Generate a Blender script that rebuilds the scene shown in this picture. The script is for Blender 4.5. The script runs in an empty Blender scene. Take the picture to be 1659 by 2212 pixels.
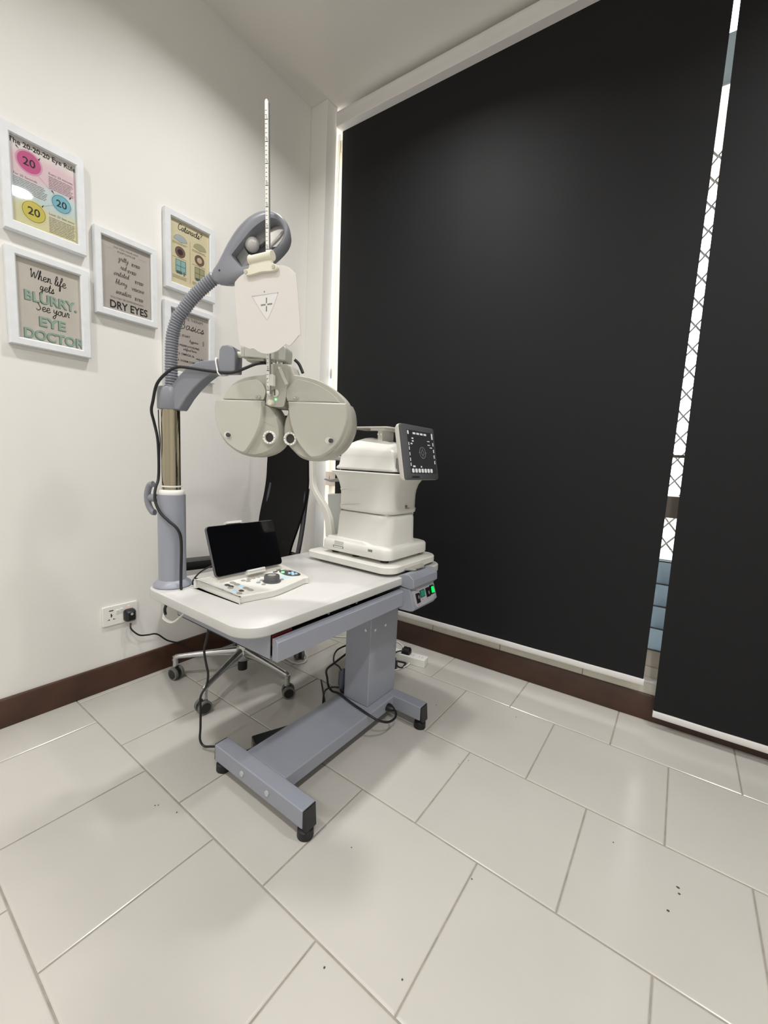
import bpy, bmesh, math, random
from mathutils import Matrix, Vector
random.seed(7)
S = bpy.context.scene
COL = S.collection
R = math.radians

# ---------------------------------------------------------------- camera, world, lights, exposure
CAM_F = 889.8 / 2212 * 24.0
CY, CP, CR = R(-35.62), R(6.95), R(-2.86)
fw = Vector((math.sin(CY) * math.cos(CP), math.cos(CY) * math.cos(CP), -math.sin(CP)))
rt = Vector((math.cos(CY), -math.sin(CY), 0))
dn = fw.cross(rt)
r2 = math.cos(CR) * rt + math.sin(CR) * dn
d2 = -math.sin(CR) * rt + math.cos(CR) * dn
cd = bpy.data.cameras.new('camera')
cd.sensor_fit = 'VERTICAL'; cd.sensor_height = 24.0; cd.lens = CAM_F
cd.clip_start = 0.02
cam = bpy.data.objects.new('camera', cd); COL.objects.link(cam)
m = Matrix.Identity(4)
for i in range(3):
    m[i][0] = r2[i]; m[i][1] = -d2[i]; m[i][2] = -fw[i]
m[0][3], m[1][3], m[2][3] = 1.971, -1.997, 1.07
cam.matrix_world = m
S.camera = cam

S.view_settings.view_transform = 'Standard'
S.view_settings.look = 'None'
S.view_settings.exposure = 0.13
S.view_settings.gamma = 1.0
S.view_settings.use_curve_mapping = False

W = bpy.data.worlds.new('sky'); S.world = W; W.use_nodes = True
bgn = W.node_tree.nodes['Background']
bgn.inputs[0].default_value = (0.93, 0.97, 1.0, 1); bgn.inputs[1].default_value = 6.0

def ceiling_lamp(x, y, power, size=0.16, spread=142):
    l = bpy.data.lights.new('ceiling_lamp', 'AREA'); l.shape = 'DISK'; l.size = size
    l.energy = power; l.color = (1.0, 0.982, 0.968); l.spread = R(spread)
    o = bpy.data.objects.new('ceiling_lamp', l); COL.objects.link(o)
    o.location = (x, y, 3.07)
    return o
for lx, ly, lp in ((0.85, -0.87, 14), (2.6, -0.87, 14), (0.85, -2.35, 14), (2.6, -2.35, 19), (0.85, -3.8, 11), (2.6, -3.8, 11)):
    ceiling_lamp(lx, ly, lp)

# ---------------------------------------------------------------- materials
def lin(c):
    return tuple(((v / 255) / 12.92 if v / 255 <= 0.04045 else ((v / 255 + 0.055) / 1.055) ** 2.4) for v in c)

MATS = {}
def mat(name, rgb, rough=0.5, metal=0.0, var=0.03, scale=12.0, bump=0.0, bscale=200.0, coat=0.0, spec=0.5, emit=None, es=0.0):
    if name in MATS: return MATS[name]
    M = bpy.data.materials.new(name); M.use_nodes = True
    nt = M.node_tree; b = nt.nodes['Principled BSDF']
    c = lin(rgb)
    tc = nt.nodes.new('ShaderNodeTexCoord')
    nz = nt.nodes.new('ShaderNodeTexNoise'); nz.inputs['Scale'].default_value = scale; nz.inputs['Detail'].default_value = 4
    nt.links.new(tc.outputs['Object'], nz.inputs['Vector'])
    rp = nt.nodes.new('ShaderNodeValToRGB')
    rp.color_ramp.elements[0].position = 0.3; rp.color_ramp.elements[1].position = 0.7
    rp.color_ramp.elements[0].color = (*[v * (1 - var) for v in c], 1)
    rp.color_ramp.elements[1].color = (*[min(1, v * (1 + var)) for v in c], 1)
    nt.links.new(nz.outputs['Fac'], rp.inputs['Fac'])
    nt.links.new(rp.outputs['Color'], b.inputs['Base Color'])
    b.inputs['Roughness'].default_value = rough
    b.inputs['Metallic'].default_value = metal
    b.inputs['Specular IOR Level'].default_value = spec
    b.inputs['Coat Weight'].default_value = coat
    if bump:
        n2 = nt.nodes.new('ShaderNodeTexNoise'); n2.inputs['Scale'].default_value = bscale
        nt.links.new(tc.outputs['Object'], n2.inputs['Vector'])
        bp = nt.nodes.new('ShaderNodeBump'); bp.inputs['Strength'].default_value = bump; bp.inputs['Distance'].default_value = 0.002
        nt.links.new(n2.outputs['Fac'], bp.inputs['Height']); nt.links.new(bp.outputs['Normal'], b.inputs['Normal'])
    if emit:
        b.inputs['Emission Color'].default_value = (*lin(emit), 1); b.inputs['Emission Strength'].default_value = es
    MATS[name] = M
    return M

def glass_mat(name, tint, alpha, rough=0.02):
    M = bpy.data.materials.new(name); M.use_nodes = True
    nt = M.node_tree; nt.nodes.clear()
    o = nt.nodes.new('ShaderNodeOutputMaterial'); mx = nt.nodes.new('ShaderNodeMixShader')
    tr = nt.nodes.new('ShaderNodeBsdfTransparent'); gl = nt.nodes.new('ShaderNodeBsdfGlossy')
    lw = nt.nodes.new('ShaderNodeLayerWeight')
    pw = nt.nodes.new('ShaderNodeMath'); pw.operation = 'POWER'; pw.inputs[1].default_value = 5.0
    ad = nt.nodes.new('ShaderNodeMath'); ad.operation = 'MULTIPLY_ADD'; ad.inputs[1].default_value = 0.9 * alpha; ad.inputs[2].default_value = 0.03 * alpha
    nt.links.new(lw.outputs['Facing'], pw.inputs[0]); nt.links.new(pw.outputs[0], ad.inputs[0])
    tr.inputs[0].default_value = (*tint, 1); gl.inputs['Roughness'].default_value = rough
    nt.links.new(ad.outputs[0], mx.inputs[0]); nt.links.new(tr.outputs[0], mx.inputs[1]); nt.links.new(gl.outputs[0], mx.inputs[2])
    nt.links.new(mx.outputs[0], o.inputs[0])
    return M

WALL = mat('wall_paint', (233, 231, 226), 0.75, var=0.012, scale=3, bump=0.06, bscale=60)
CEIL = mat('ceiling_paint', (226, 223, 218), 0.85, var=0.01, scale=3)
WOODB = mat('brown_skirting_wood', (66, 41, 28), 0.42, var=0.25, scale=9, bump=0.05, bscale=40)
GROUT = mat('grout', (150, 145, 134), 0.85, var=0.15, scale=25)
CHIP = mat('dark_chip', (70, 62, 52), 0.8)
METAL = mat('blue_grey_painted_steel', (147, 151, 162), 0.38, var=0.02, bump=0.05, bscale=600)
METALD = mat('grey_arm_paint', (131, 134, 142), 0.33, var=0.02)
TOPM = mat('light_grey_laminate', (208, 207, 204), 0.33, var=0.015, bump=0.04, bscale=500)
EDGE = mat('grey_edge_band', (184, 184, 181), 0.45)
BEIGE = mat('warm_white_plastic', (225, 224, 218), 0.34, var=0.012)
BEIGE2 = mat('warm_white_plastic_matte', (219, 217, 209), 0.45, var=0.012)
PHOR = mat('grey_beige_plastic', (188, 187, 177), 0.42, var=0.012)
PHORD = mat('grey_beige_plastic_rim', (172, 171, 160), 0.42, var=0.012)
BRKM = mat('grey_green_enamel', (190, 192, 184), 0.28, var=0.012)
WHITE = mat('white_plastic', (236, 235, 230), 0.35, var=0.01)
CREAM = mat('cream_plastic', (226, 223, 204), 0.36, var=0.01)
CARDM = mat('white_card', (216, 212, 208), 0.6, var=0.006)
CHROME = mat('chrome', (215, 212, 205), 0.12, 1.0, var=0.01)
BRASSY = mat('bronze_tinted_chrome', (172, 163, 142), 0.13, 1.0, var=0.02)
ALU = mat('polished_aluminium', (196, 197, 196), 0.26, 0.9, var=0.02)
BLACK = mat('black_rubber', (20, 20, 21), 0.5, var=0.1)
BLACKP = mat('black_plastic', (24, 24, 26), 0.35, var=0.1)
CABLE = mat('black_cable', (22, 23, 25), 0.45, var=0.08)
WCABLE = mat('white_cable', (222, 220, 212), 0.45, var=0.02)
MESHB = mat('black_mesh_fabric', (16, 16, 17), 0.85, var=0.2, scale=300, bump=0.3, bscale=900, spec=0.15)
DKGREY = mat('dark_grey_plastic', (84, 85, 88), 0.4, var=0.03)
MIDGREY = mat('mid_grey_plastic', (128, 130, 130), 0.4, var=0.03)
TYRE = mat('grey_castor_tyre', (112, 112, 108), 0.6)
SCREENB = mat('black_glass', (6, 7, 9), 0.06, var=0.05, coat=0.3)
LENS = mat('dark_lens', (40, 32, 24), 0.08, var=0.1, coat=0.5)
PURPLE = mat('purple_lens', (66, 54, 62), 0.1, coat=0.5)
FRAMEW = mat('white_frame_wood', (226, 229, 232), 0.38, var=0.035, scale=30)
INK = mat('black_ink', (40, 38, 40), 0.8)
INKG = mat('grey_ink', (112, 106, 104), 0.8)
BLINDM = mat('black_blackout_fabric', (15, 16, 19), 0.6, var=0.08, scale=400, bump=0.1, bscale=1500, spec=0.3)
RAILM = mat('white_blind_rail', (226, 224, 222), 0.36, var=0.01)
SILL = mat('old_white_tile', (214, 210, 196), 0.5, var=0.06, scale=14)
ALUW = mat('cream_window_aluminium', (222, 214, 198), 0.45, var=0.03)
ALUD = mat('grey_window_aluminium', (150, 138, 128), 0.45, var=0.05)
GRILLE = mat('grey_grille_steel', (150, 150, 150), 0.5)
def frosted(name, rgb, k):
    M = mat(name, rgb, 0.25, var=0.05, scale=6)
    nt = M.node_tree; b = nt.nodes['Principled BSDF']; o = nt.nodes['Material Output']
    tl = nt.nodes.new('ShaderNodeBsdfTranslucent'); mx = nt.nodes.new('ShaderNodeMixShader'); mx.inputs[0].default_value = k
    nt.links.new(b.inputs['Base Color'].links[0].from_socket, tl.inputs[0])
    nt.links.new(b.outputs[0], mx.inputs[1]); nt.links.new(tl.outputs[0], mx.inputs[2]); nt.links.new(mx.outputs[0], o.inputs[0])
    return M
LOUVRE = frosted('pale_blue_frosted_glass', (150, 161, 168), 0.7)
FROST = frosted('frosted_glass', (150, 156, 158), 0.7)
GLASS = glass_mat('picture_glass', (0.97, 0.97, 0.96), 1.1, 0.03)
PANE = glass_mat('window_glass', (0.97, 0.98, 0.98), 1.0, 0.01)
OUTG = mat('outside_paving', (196, 180, 158), 0.8, var=0.3, scale=6)
OUTB = mat('outside_render', (214, 196, 182), 0.8, var=0.1, scale=4)
CLEARP = mat('clear_plastic', (205, 204, 198), 0.2, var=0.02)
RED = mat('red_plastic', (92, 20, 22), 0.4)
GLED = mat('green_led', (120, 255, 140), 0.3, emit=(110, 255, 130), es=2.2)
GLED2 = mat('green_switch_lamp', (10, 200, 80), 0.3, emit=(0, 230, 80), es=1.1)
GDISP = mat('green_display', (40, 110, 88), 0.3, emit=(40, 130, 95), es=0.25)
RLED = mat('orange_neon', (255, 140, 100), 0.3, emit=(255, 120, 70), es=1.6)
LIGHTBLUE = mat('pale_blue_key', (176, 212, 232), 0.4, emit=(176, 212, 232), es=0.12)
KEYG = mat('grey_key', (158, 155, 145), 0.45)
KEYD = mat('dark_grey_key', (72, 73, 75), 0.45)
WFRAC = mat('frosted_bulb', (196, 194, 190), 0.25, coat=0.3)
REFL = mat('lamp_reflector', (190, 188, 184), 0.18, 0.85)

def floor_mat():
    M = mat('ivory_floor_tile', (190, 187, 180), 0.2, var=0.035, scale=2.2, bump=0.03, bscale=25)
    nt = M.node_tree; b = nt.nodes['Principled BSDF']
    src = b.inputs['Base Color'].links[0].from_socket
    gi = nt.nodes.new('ShaderNodeNewGeometry'); hs = nt.nodes.new('ShaderNodeHueSaturation')
    mr = nt.nodes.new('ShaderNodeMapRange'); mr.inputs[3].default_value = 0.965; mr.inputs[4].default_value = 1.02
    nt.links.new(gi.outputs['Random Per Island'], mr.inputs[0]); nt.links.new(mr.outputs[0], hs.inputs['Value'])
    nt.links.new(src, hs.inputs['Color']); nt.links.new(hs.outputs[0], b.inputs['Base Color'])
    return M
TILE = floor_mat()

# ---------------------------------------------------------------- helpers
ORG = {}
def empty(name, loc, label, cat, group=None):
    o = bpy.data.objects.new(name, None); COL.objects.link(o)
    o.location = loc; o.empty_display_size = 0.05
    ORG[o.name] = Vector(loc)
    o['label'] = label; o['category'] = cat
    if group: o['group'] = group
    return o

def smooth(pts, n=5, closed=True, sharp=()):
    """Catmull-Rom through the points, keeping the listed corners sharp."""
    P = [Vector(p) for p in pts]; N = len(P); out = []
    rng = range(N) if closed else range(N - 1)
    for i in rng:
        p1, p2 = P[i], P[(i + 1) % N]
        p0 = P[(i - 1) % N] if (closed or i > 0) else p1 * 2 - p2
        p3 = P[(i + 2) % N] if (closed or i + 2 < N) else p2 * 2 - p1
        if i in sharp: p0 = p1
        if (i + 1) % N in sharp: p3 = p2
        for k in range(n):
            t = k / n
            out.append(0.5 * ((2 * p1) + (p2 - p0) * t + (2 * p0 - 5 * p1 + 4 * p2 - p3) * t * t + (3 * p1 - p0 - 3 * p2 + p3) * t ** 3))
    if not closed: out.append(P[-1].copy())
    return out

def resample(pts, n):
    P = [Vector(p) for p in pts]; P.append(P[0].copy())
    L = [0]
    for a, b in zip(P, P[1:]): L.append(L[-1] + (b - a).length)
    out = []; j = 0
    for i in range(n):
        d = L[-1] * i / n
        while L[j + 1] < d: j += 1
        t = (d - L[j]) / max(1e-9, L[j + 1] - L[j])
        out.append(P[j].lerp(P[j + 1], t))
    return out

def inset(pts, d):
    """Move a closed 2-D outline inward by d (counter-clockwise or clockwise alike)."""
    P = [Vector((p[0], p[1])) for p in pts]; N = len(P)
    ar = sum(P[i].x * P[(i + 1) % N].y - P[(i + 1) % N].x * P[i].y for i in range(N))
    s = 1 if ar > 0 else -1; out = []
    for i in range(N):
        a = (P[i] - P[i - 1]); b = (P[(i + 1) % N] - P[i])
        if a.length < 1e-9: a = b
        if b.length < 1e-9: b = a
        t = (a.normalized() + b.normalized())
        if t.length < 1e-6: t = b
        t.normalize(); out.append(P[i] + s * d * Vector((-t.y, t.x)))
    return out

def rrect(x0, x1, y0, y1, r, n=5):
    out = []
    for cx, cy, a0 in ((x1 - r, y1 - r, 0), (x0 + r, y1 - r, 90), (x0 + r, y0 + r, 180), (x1 - r, y0 + r, 270)):
        for k in range(n + 1):
            a = R(a0 + 90 * k / n); out.append(Vector((cx + r * math.cos(a), cy + r * math.sin(a))))
    return out

I4 = Matrix.Identity(4)
class MB:
    def __init__(s, M=None): s.bm = bmesh.new(); s.M = M or I4
    def v(s, p):
        p = Vector(p)
        if len(p) == 2: p = Vector((p[0], p[1], 0))
        return s.bm.verts.new(s.M @ p)
    def f(s, vs):
        try: return s.bm.faces.new(vs)
        except ValueError: return None
    def loft(s, loops, cap0=True, cap1=True, closed=True):
        rows = [[s.v(p) for p in l] for l in loops]
        n = len(rows[0])
        for a, b in zip(rows, rows[1:]):
            for i in range(n if closed else n - 1):
                j = (i + 1) % n; s.f((a[i], a[j], b[j], b[i]))
        if n > 4:
            for c, row in ((cap0, list(reversed(rows[0]))), (cap1, rows[-1])):
                if c:
                    fc = s.f(row)
                    if fc: fc.material_index = 1
        else:
            if cap0: s.f(list(reversed(rows[0])))
            if cap1: s.f(rows[-1])
        return s
    def box(s, x0, x1, y0, y1, z0, z1):
        a = [(x0, y0), (x1, y0), (x1, y1), (x0, y1)]
        return s.loft([[(*p, z0) for p in a], [(*p, z1) for p in a]])
    def prism(s, poly, w0, w1):
        return s.loft([[(p[0], p[1], w0) for p in poly], [(p[0], p[1], w1) for p in poly]])
    def poly(s, poly, w=0): s.f([s.v((p[0], p[1], w)) for p in poly]); return s
    def ring(s, outer, inner, w0, w1):
        n = len(outer)
        L = [[s.v((p[0], p[1], w)) for p in pl] for pl, w in ((outer, w0), (outer, w1), (inner, w1), (inner, w0))]
        for a, b in zip(L, L[1:] + L[:1]):
            for i in range(n):
                j = (i + 1) % n; s.f((a[i], a[j], b[j], b[i]))
        return s
    def disc(s, c, r, w0, w1, n=24, ry=None):
        ry = ry or r
        return s.prism([(c[0] + r * math.cos(2 * math.pi * k / n), c[1] + ry * math.sin(2 * math.pi * k / n)) for k in range(n)], w0, w1)
    def cyl(s, p, q, r0, r1=None, n=20):
        r1 = r0 if r1 is None else r1
        p, q = Vector(p), Vector(q); d = (q - p).normalized()
        a = d.orthogonal().normalized(); b = d.cross(a)
        c = lambda o, r: [o + r * (math.cos(2 * math.pi * k / n) * a + math.sin(2 * math.pi * k / n) * b) for k in range(n)]
        return s.loft([c(p, r0), c(q, r1)])
    def lathe(s, prof, o=(0, 0, 0), axis='z', n=28):
        o = Vector(o); L = []
        for r, h in prof:
            ring = []
            for k in range(n):
                a = 2 * math.pi * k / n; x, y = max(r, 1e-5) * math.cos(a), max(r, 1e-5) * math.sin(a)
                ring.append(o + (Vector((x, y, h)) if axis == 'z' else Vector((h, x, y)) if axis == 'x' else Vector((y, h, x))))
            L.append(ring)
        return s.loft(L)
    def tube(s, pts, r, n=8, sm=5, flat=1.0, rf=None):
        P = smooth(pts, sm, closed=False) if sm > 1 else [Vector(p) for p in pts]
        nrm = None; L = []
        for i, p in enumerate(P):
            t = (P[min(i + 1, len(P) - 1)] - P[max(i - 1, 0)])
            if t.length < 1e-9: t = Vector((0, 0, 1))
            t.normalize()
            if nrm is None: nrm = t.orthogonal().normalized()
            nrm = (nrm - t * nrm.dot(t))
            nrm = t.orthogonal().normalized() if nrm.length < 1e-6 else nrm.normalized()
            b = t.cross(nrm); rr = r if rf is None else rf(i / (len(P) - 1))
            L.append([p + rr * (math.cos(2 * math.pi * k / n) * nrm + flat * math.sin(2 * math.pi * k / n) * b) for k in range(n)])
        return s.loft(L)
    def ribbon(s, pts, wd, z=0.0, sm=5):
        P = smooth([(p[0], p[1]) for p in pts], sm, closed=False) if len(pts) > 2 else [Vector(p) for p in pts]
        prev = None
        for i, p in enumerate(P):
            t = P[min(i + 1, len(P) - 1)] - P[max(i - 1, 0)]
            if t.length < 1e-9: continue
            t.normalize(); nn = Vector((-t.y, t.x)) * wd / 2
            a, b = s.v((*(p + nn), z)), s.v((*(p - nn), z))
            if prev: s.f((prev[0], prev[1], b, a))
            prev = (a, b)
        return s
    def sphere(s, c, r, n=16, sc=(1, 1, 1)):
        L = []
        for i in range(1, n):
            ph = math.pi * i / n
            L.append([(c[0] + sc[0] * r * math.sin(ph) * math.cos(2 * math.pi * k / n), c[1] + sc[1] * r * math.sin(ph) * math.sin(2 * math.pi * k / n), c[2] - sc[2] * r * math.cos(ph)) for k in range(n)])
        return s.loft(L)
    def text(s, txt, x, y, size, align='CENTER', w=0.0004, shear=0.0, sx=1.0, bold=0.0):
        cu = bpy.data.curves.new('t', 'FONT'); cu.body = txt; cu.size = size; cu.align_x = align; cu.shear = shear
        cu.offset = bold; cu.resolution_u = 3
        ob = bpy.data.objects.new('t', cu); COL.objects.link(ob)
        dg = bpy.context.evaluated_depsgraph_get(); me = bpy.data.meshes.new_from_object(ob.evaluated_get(dg))
        vs = [s.v((x + v.co.x * sx, y + v.co.y, w)) for v in me.vertices]
        for p in me.polygons: s.f([vs[i] for i in p.vertices])
        bpy.data.objects.remove(ob); bpy.data.curves.remove(cu); bpy.data.meshes.remove(me)
        return s
    def build(s, name, m, parent=None, bevel=0.0, seg=2, sm=True, label=None, ang=40):
        o = Vector((0, 0, 0))
        if parent is not None: o = ORG[parent.name]
        bmesh.ops.recalc_face_normals(s.bm, faces=s.bm.faces)
        if o.length: bmesh.ops.translate(s.bm, verts=s.bm.verts, vec=-o)
        me = bpy.data.meshes.new(name); s.bm.to_mesh(me); s.bm.free()
        ob = bpy.data.objects.new(name, me); COL.objects.link(ob)
        me.materials.append(m)
        if not sm and len(me.polygons): me.polygons.foreach_set('material_index', [0] * len(me.polygons))
        if sm and len(me.polygons):
            me.polygons.foreach_set('use_smooth', [p.material_index == 0 for p in me.polygons])
            me.polygons.foreach_set('material_index', [0] * len(me.polygons))
            me.set_sharp_from_angle(angle=R(ang))
        if bevel:
            b = ob.modifiers.new('bevel', 'BEVEL'); b.width = bevel; b.segments = seg; b.limit_method = 'ANGLE'; b.angle_limit = R(50)
            b.harden_normals = True
        if parent is not None: ob.parent = parent
        ORG[ob.name] = o
        if label: ob['label'] = label
        return ob

def struct(o): o['kind'] = 'structure'; return o
def tag(o, label, cat, group=None):
    o['label'] = label; o['category'] = cat
    if group: o['group'] = group
    return o

def frame_mat(origin, ux, uy):
    ux, uy = Vector(ux).normalized(), Vector(uy).normalized(); uz = ux.cross(uy)
    m = Matrix.Identity(4)
    for i in range(3): m[i][0] = ux[i]; m[i][1] = uy[i]; m[i][2] = uz[i]; m[i][3] = origin[i]
    return m

# ---------------------------------------------------------------- the room
CH = 3.084
TA = math.tan(R(2.25))
MW = Matrix.Rotation(R(2.25), 4, 'Z')            # the window wall: local x along it, local y outdoors

def tiles():
    b = MB(); chips = []
    rows = [0.30, None, -0.614, -1.008, -1.407, -1.80, -2.20, -2.60, -3.00, -3.40, -3.80, -4.22]
    offs = [1.048, 1.241, 1.435, 1.231, 1.018, 1.22, 1.02, 1.22, 1.02, 1.22, 1.02]
    ybound = lambda k, x: (-0.223 + 0.018 * (x - 1.3)) if rows[k] is None else rows[k]
    g = 0.002; pitch = 0.4025; c = 0.0035
    for k in range(len(rows) - 1):
        x0 = offs[k] - 12 * pitch
        while x0 < 3.9:
            x1 = x0 + pitch
            a, e = max(x0, -0.02), min(x1, 3.85)
            if e - a > 0.02:
                co = lambda d, z: [(a + g + d, ybound(k + 1, a) + g + d, z), (e - g - d, ybound(k + 1, e) + g + d, z), (e - g - d, ybound(k, e) - g - d, z), (a + g + d, ybound(k, a) - g - d, z)]
                b.loft([co(0, -0.006), co(0, -0.0018), co(c * 0.6, -0.0003), co(c * 1.6, 0)], cap0=False)
            x0 = x1
    return b
fl = struct(tiles().build('floor', TILE, sm=False))
fl.data.materials.append(GROUT); fl.data.materials.append(CHIP)
bm = bmesh.new(); bm.from_mesh(fl.data)
gv = [bm.verts.new(p) for p in ((-0.15, -4.3, -0.0028), (3.9, -4.3, -0.0028), (3.9, 0.32, -0.0028), (-0.15, 0.32, -0.0028))]
gf = bm.faces.new(gv); gf.material_index = 1
for x, y, r in ((1.338, -1.189, .0028), (2.079, -.74, .005), (2.06, -.827, .0045), (2.082, -.758, .004), (1.471, -1.433, .003), (1.188, -.43, .003), (.784, -1.457, .003), (.79, -1.45, .0025), (.858, -1.429, .003), (1.613, -1.348, .003), (1.924, -.699, .003), (1.641, -1.06, .003), (1.5, -.28, .003), (.9, -1.9, .003), (1.43, -.70, .002), (1.45, -.66, .002)):
    a0 = random.random() * 6
    vs = [bm.verts.new((x + r * (0.6 + 0.5 * random.random()) * math.cos(a0 + k * 1.05), y + r * (0.6 + 0.5 * random.random()) * math.sin(a0 + k * 1.05), 0.0003)) for k in range(6)]
    bm.faces.new(vs).material_index = 2
bm.to_mesh(fl.data); bm.free()

struct(MB().box(-0.2, 3.95, -4.35, 0.34, CH, CH + 0.12).build('ceiling', CEIL, sm=False))
struct(MB().box(-0.17, -0.015, -4.35, -0.068, -0.1, CH).build('wall_left', WALL, sm=False))
nib = MB().box(-0.015, 0.116, -0.15, -0.068, 0, CH).build('wall_corner', WALL, bevel=0.003); struct(nib)
struct(MB().box(3.8, 3.95, -4.35, 0.34, -0.1, CH).build('wall_right', WALL, sm=False))
struct(MB().box(-0.17, 3.95, -4.35, -4.2, -0.1, CH).build('wall_behind', WALL, sm=False))
struct(MB(MW).box(-0.2, 3.9, 0.012, 0.24, -0.1, 0.165).build('wall_window', SILL, bevel=0.002))
struct(MB(MW).box(-0.2, 3.9, 0.06, 0.24, 3.02, CH + 0.02).build('wall_window_head', WALL, sm=False))
j = MB(MW)
for x in (0.5, 0.896, 1.29, 1.688, 2.08, 2.48): j.box(x - 0.0012, x + 0.0012, 0.0105, 0.014, 0.116, 0.1655)
struct(j.build('trim_1', mat('tile_joint', (120, 112, 96), 0.9), sm=False))
struct(MB(MW).loft([[(-0.12, 0.0, z0), (3.8, 0.0, z0), (3.8, 0.013, z0), (-0.12, 0.013, z0)] if z0 < 0.11 else [(-0.12, 0.006, z0), (3.8, 0.006, z0), (3.8, 0.013, z0), (-0.12, 0.013, z0)] for z0 in (0, 0.108, 0.116)]).build('baseboard_window', WOODB, bevel=0.001))
struct(MB().loft([[(-0.016, -4.2, z), (w, -4.2, z), (w, -0.15, z), (-0.016, -0.15, z)] for z, w in ((0, 0), (0.104, 0), (0.112, -0.006))]).build('baseboard_left', WOODB, bevel=0.001))
struct(MB().box(-0.014, 0.13, -0.164, -0.1505, 0, 0.112).box(0.1165, 0.13, -0.1504, -0.07, 0, 0.112).build('baseboard_corner', WOODB, bevel=0.001))

# window behind the blinds
win = MB(MW)
Z0, Z1 = 0.165, 3.02
win.box(-0.15, 3.8, 0.05, 0.13, Z0, 0.222).box(-0.15, 3.8, 0.06, 0.115, 0.222, 0.30)
win.box(-0.15, 0.036, 0.05, 0.12, 0.222, Z1)
for x in (0.62, 1.29, 2.22, 2.9): win.box(x, x + 0.05, 0.055, 0.12, 0.222, Z1)
win.box(-0.15, 3.8, 0.055, 0.12, 2.95, Z1)
wf = struct(win.build('window_1', ALUW, bevel=0.002))
struct(MB(MW).box(-0.15, 3.8, 0.01, 0.05, 0.165, 0.176).build('trim_2', RAILM, bevel=0.002))
MB(MW).box(-0.15, 3.8, 0.045, 0.125, 0.893, 0.985).build('window_transom', ALUD, wf, bevel=0.003)
MB(MW).box(-0.15, 3.8, 0.075, 0.1, 1.148, 1.16).build('window_bar', ALUD, wf)
lb = MB(MW)
for k in range(4):
    z = 0.352 + 0.1 * k
    lb.loft([[(-0.1, 0.085 + s * 0.028 + dy, z + 0.051 * s) for s, dy in ((-1, -0.002), (1, -0.002), (1, 0.003), (-1, 0.003))],
             [(3.75, 0.085 + s * 0.028 + dy, z + 0.051 * s) for s, dy in ((-1, -0.002), (1, -0.002), (1, 0.003), (-1, 0.003))]])
lb.build('louvre_blades', LOUVRE, wf)
le = MB(MW)
for k in range(5): le.box(-0.1, 3.75, 0.054, 0.059, 0.302 + 0.1 * k - 0.003, 0.302 + 0.1 * k + 0.003)
le.build('louvre_edges', DKGREY, wf)
MB(MW).box(-0.1, 3.8, 0.083, 0.087, 0.75, 0.893).box(-0.1, 3.8, 0.083, 0.087, 0.985, 2.57).box(-0.1, 3.8, 0.083, 0.087, 2.745, 2.95).build('window_pane', PANE, wf)
MB(MW).box(1.35, 2.6, 0.08, 0.09, 2.57, 2.745).build('frosted_pane', FROST, wf)
gr = MB(MW)
gx = 0.0
for i in range(34):
    x = -0.05 + i * 0.075 + (0.012 if i > 5 else 0)
    for sgn in (1, -1):
        pts = []
        for k in range(0, 40):
            z = 0.72 + k * 0.047
            if z > 2.42: break
            pts.append((x + sgn * (0.0375 if k % 2 else 0), 0.17 + 0.004 * sgn, z))
        gr.tube(pts, 0.0048, n=5, sm=1)
gr.build('security_grille', GRILLE, wf)
struct(MB().box(-6, 10, 0.36, 14, -0.5, -0.2).build('ground_outside', OUTG, sm=False))
struct(MB(MW).box(-0.2, 3.9, 0.24, 0.5, -0.2, 0.1).build('trim_3', OUTG, sm=False))
struct(MB().box(-4, 9, 3.4, 3.8, 4.05, 5.0).box(-4, 9, 3.3, 3.9, 4.55, 4.62).build('wall_outside', OUTB, sm=False))

# ---------------------------------------------------------------- roller blinds
def blind(name, x0, x1, zb, label, yo=-0.05, chain=False, lean=0.0, h0=0.012, h1=0.008):
    t = empty(name, MW @ Vector(((x0 + x1) / 2, yo, zb)), label, 'roller blind', 'black roller blinds over the window')
    fab = MB(MW)
    n = 24; L = []
    for k in range(n + 1):
        x = x0 + (x1 - x0) * k / n; xb = x + lean * (1 - k / n)
        L.append([(xb, yo + 0.0015 * math.sin(k * 1.7), zb + 0.02), (x, yo, 3.0), (x, yo + 0.0012, 3.0), (xb, yo + 0.0012 + 0.0015 * math.sin(k * 1.7), zb + 0.02)])
    fab.loft(L); fab.build('blind_fabric', BLINDM, t)
    MB(MW).loft([[(x, yo + 0.009 * a, zb + 0.0135 + 0.0135 * b) for a, b in ((-.6, -1), (.6, -1), (1, -.3), (.8, 1), (-.8, 1), (-1, -.3))] for x in (x0 + lean - 0.001, x1 + 0.003)]).build('bottom_rail', RAILM, t, bevel=0.0015)
    hd = [(-0.045, 2.969), (-0.047, 3.0), (-0.043, 3.022), (-0.047, 3.03), (-0.043, 3.049), (0.04, 3.049), (0.04, 2.975), (0.034, 2.969)]
    MB(MW).loft([[(x, yo + a, z) for a, z in hd] for x in (x0 - h0, x1 + h1)]).build('headrail', RAILM, t, bevel=0.002, label='white headrail')
    MB(MW).cyl((x0 - 0.005, yo + 0.01, 2.99), (x1, yo + 0.01, 2.99), 0.022).build('roller_tube', mat('roller_grey', (170, 165, 156), 0.5), t)
    if chain:
        c = MB(MW)
        for dx in (-0.006, 0.004): c.cyl((x0 - 0.012 + dx, yo - 0.012, 2.95), (x0 - 0.018 + dx, yo - 0.012, 1.60), 0.0013, n=6)
        c.build('bead_chain', mat('bead_grey', (196, 190, 184), 0.4), t)
        MB(MW).sphere((x0 - 0.019, yo - 0.012, 1.60), 0.034, sc=(0.32, 0.25, 1)).build('chain_tensioner', CLEARP, t, label='clear plastic chain weight')
    return t
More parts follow.
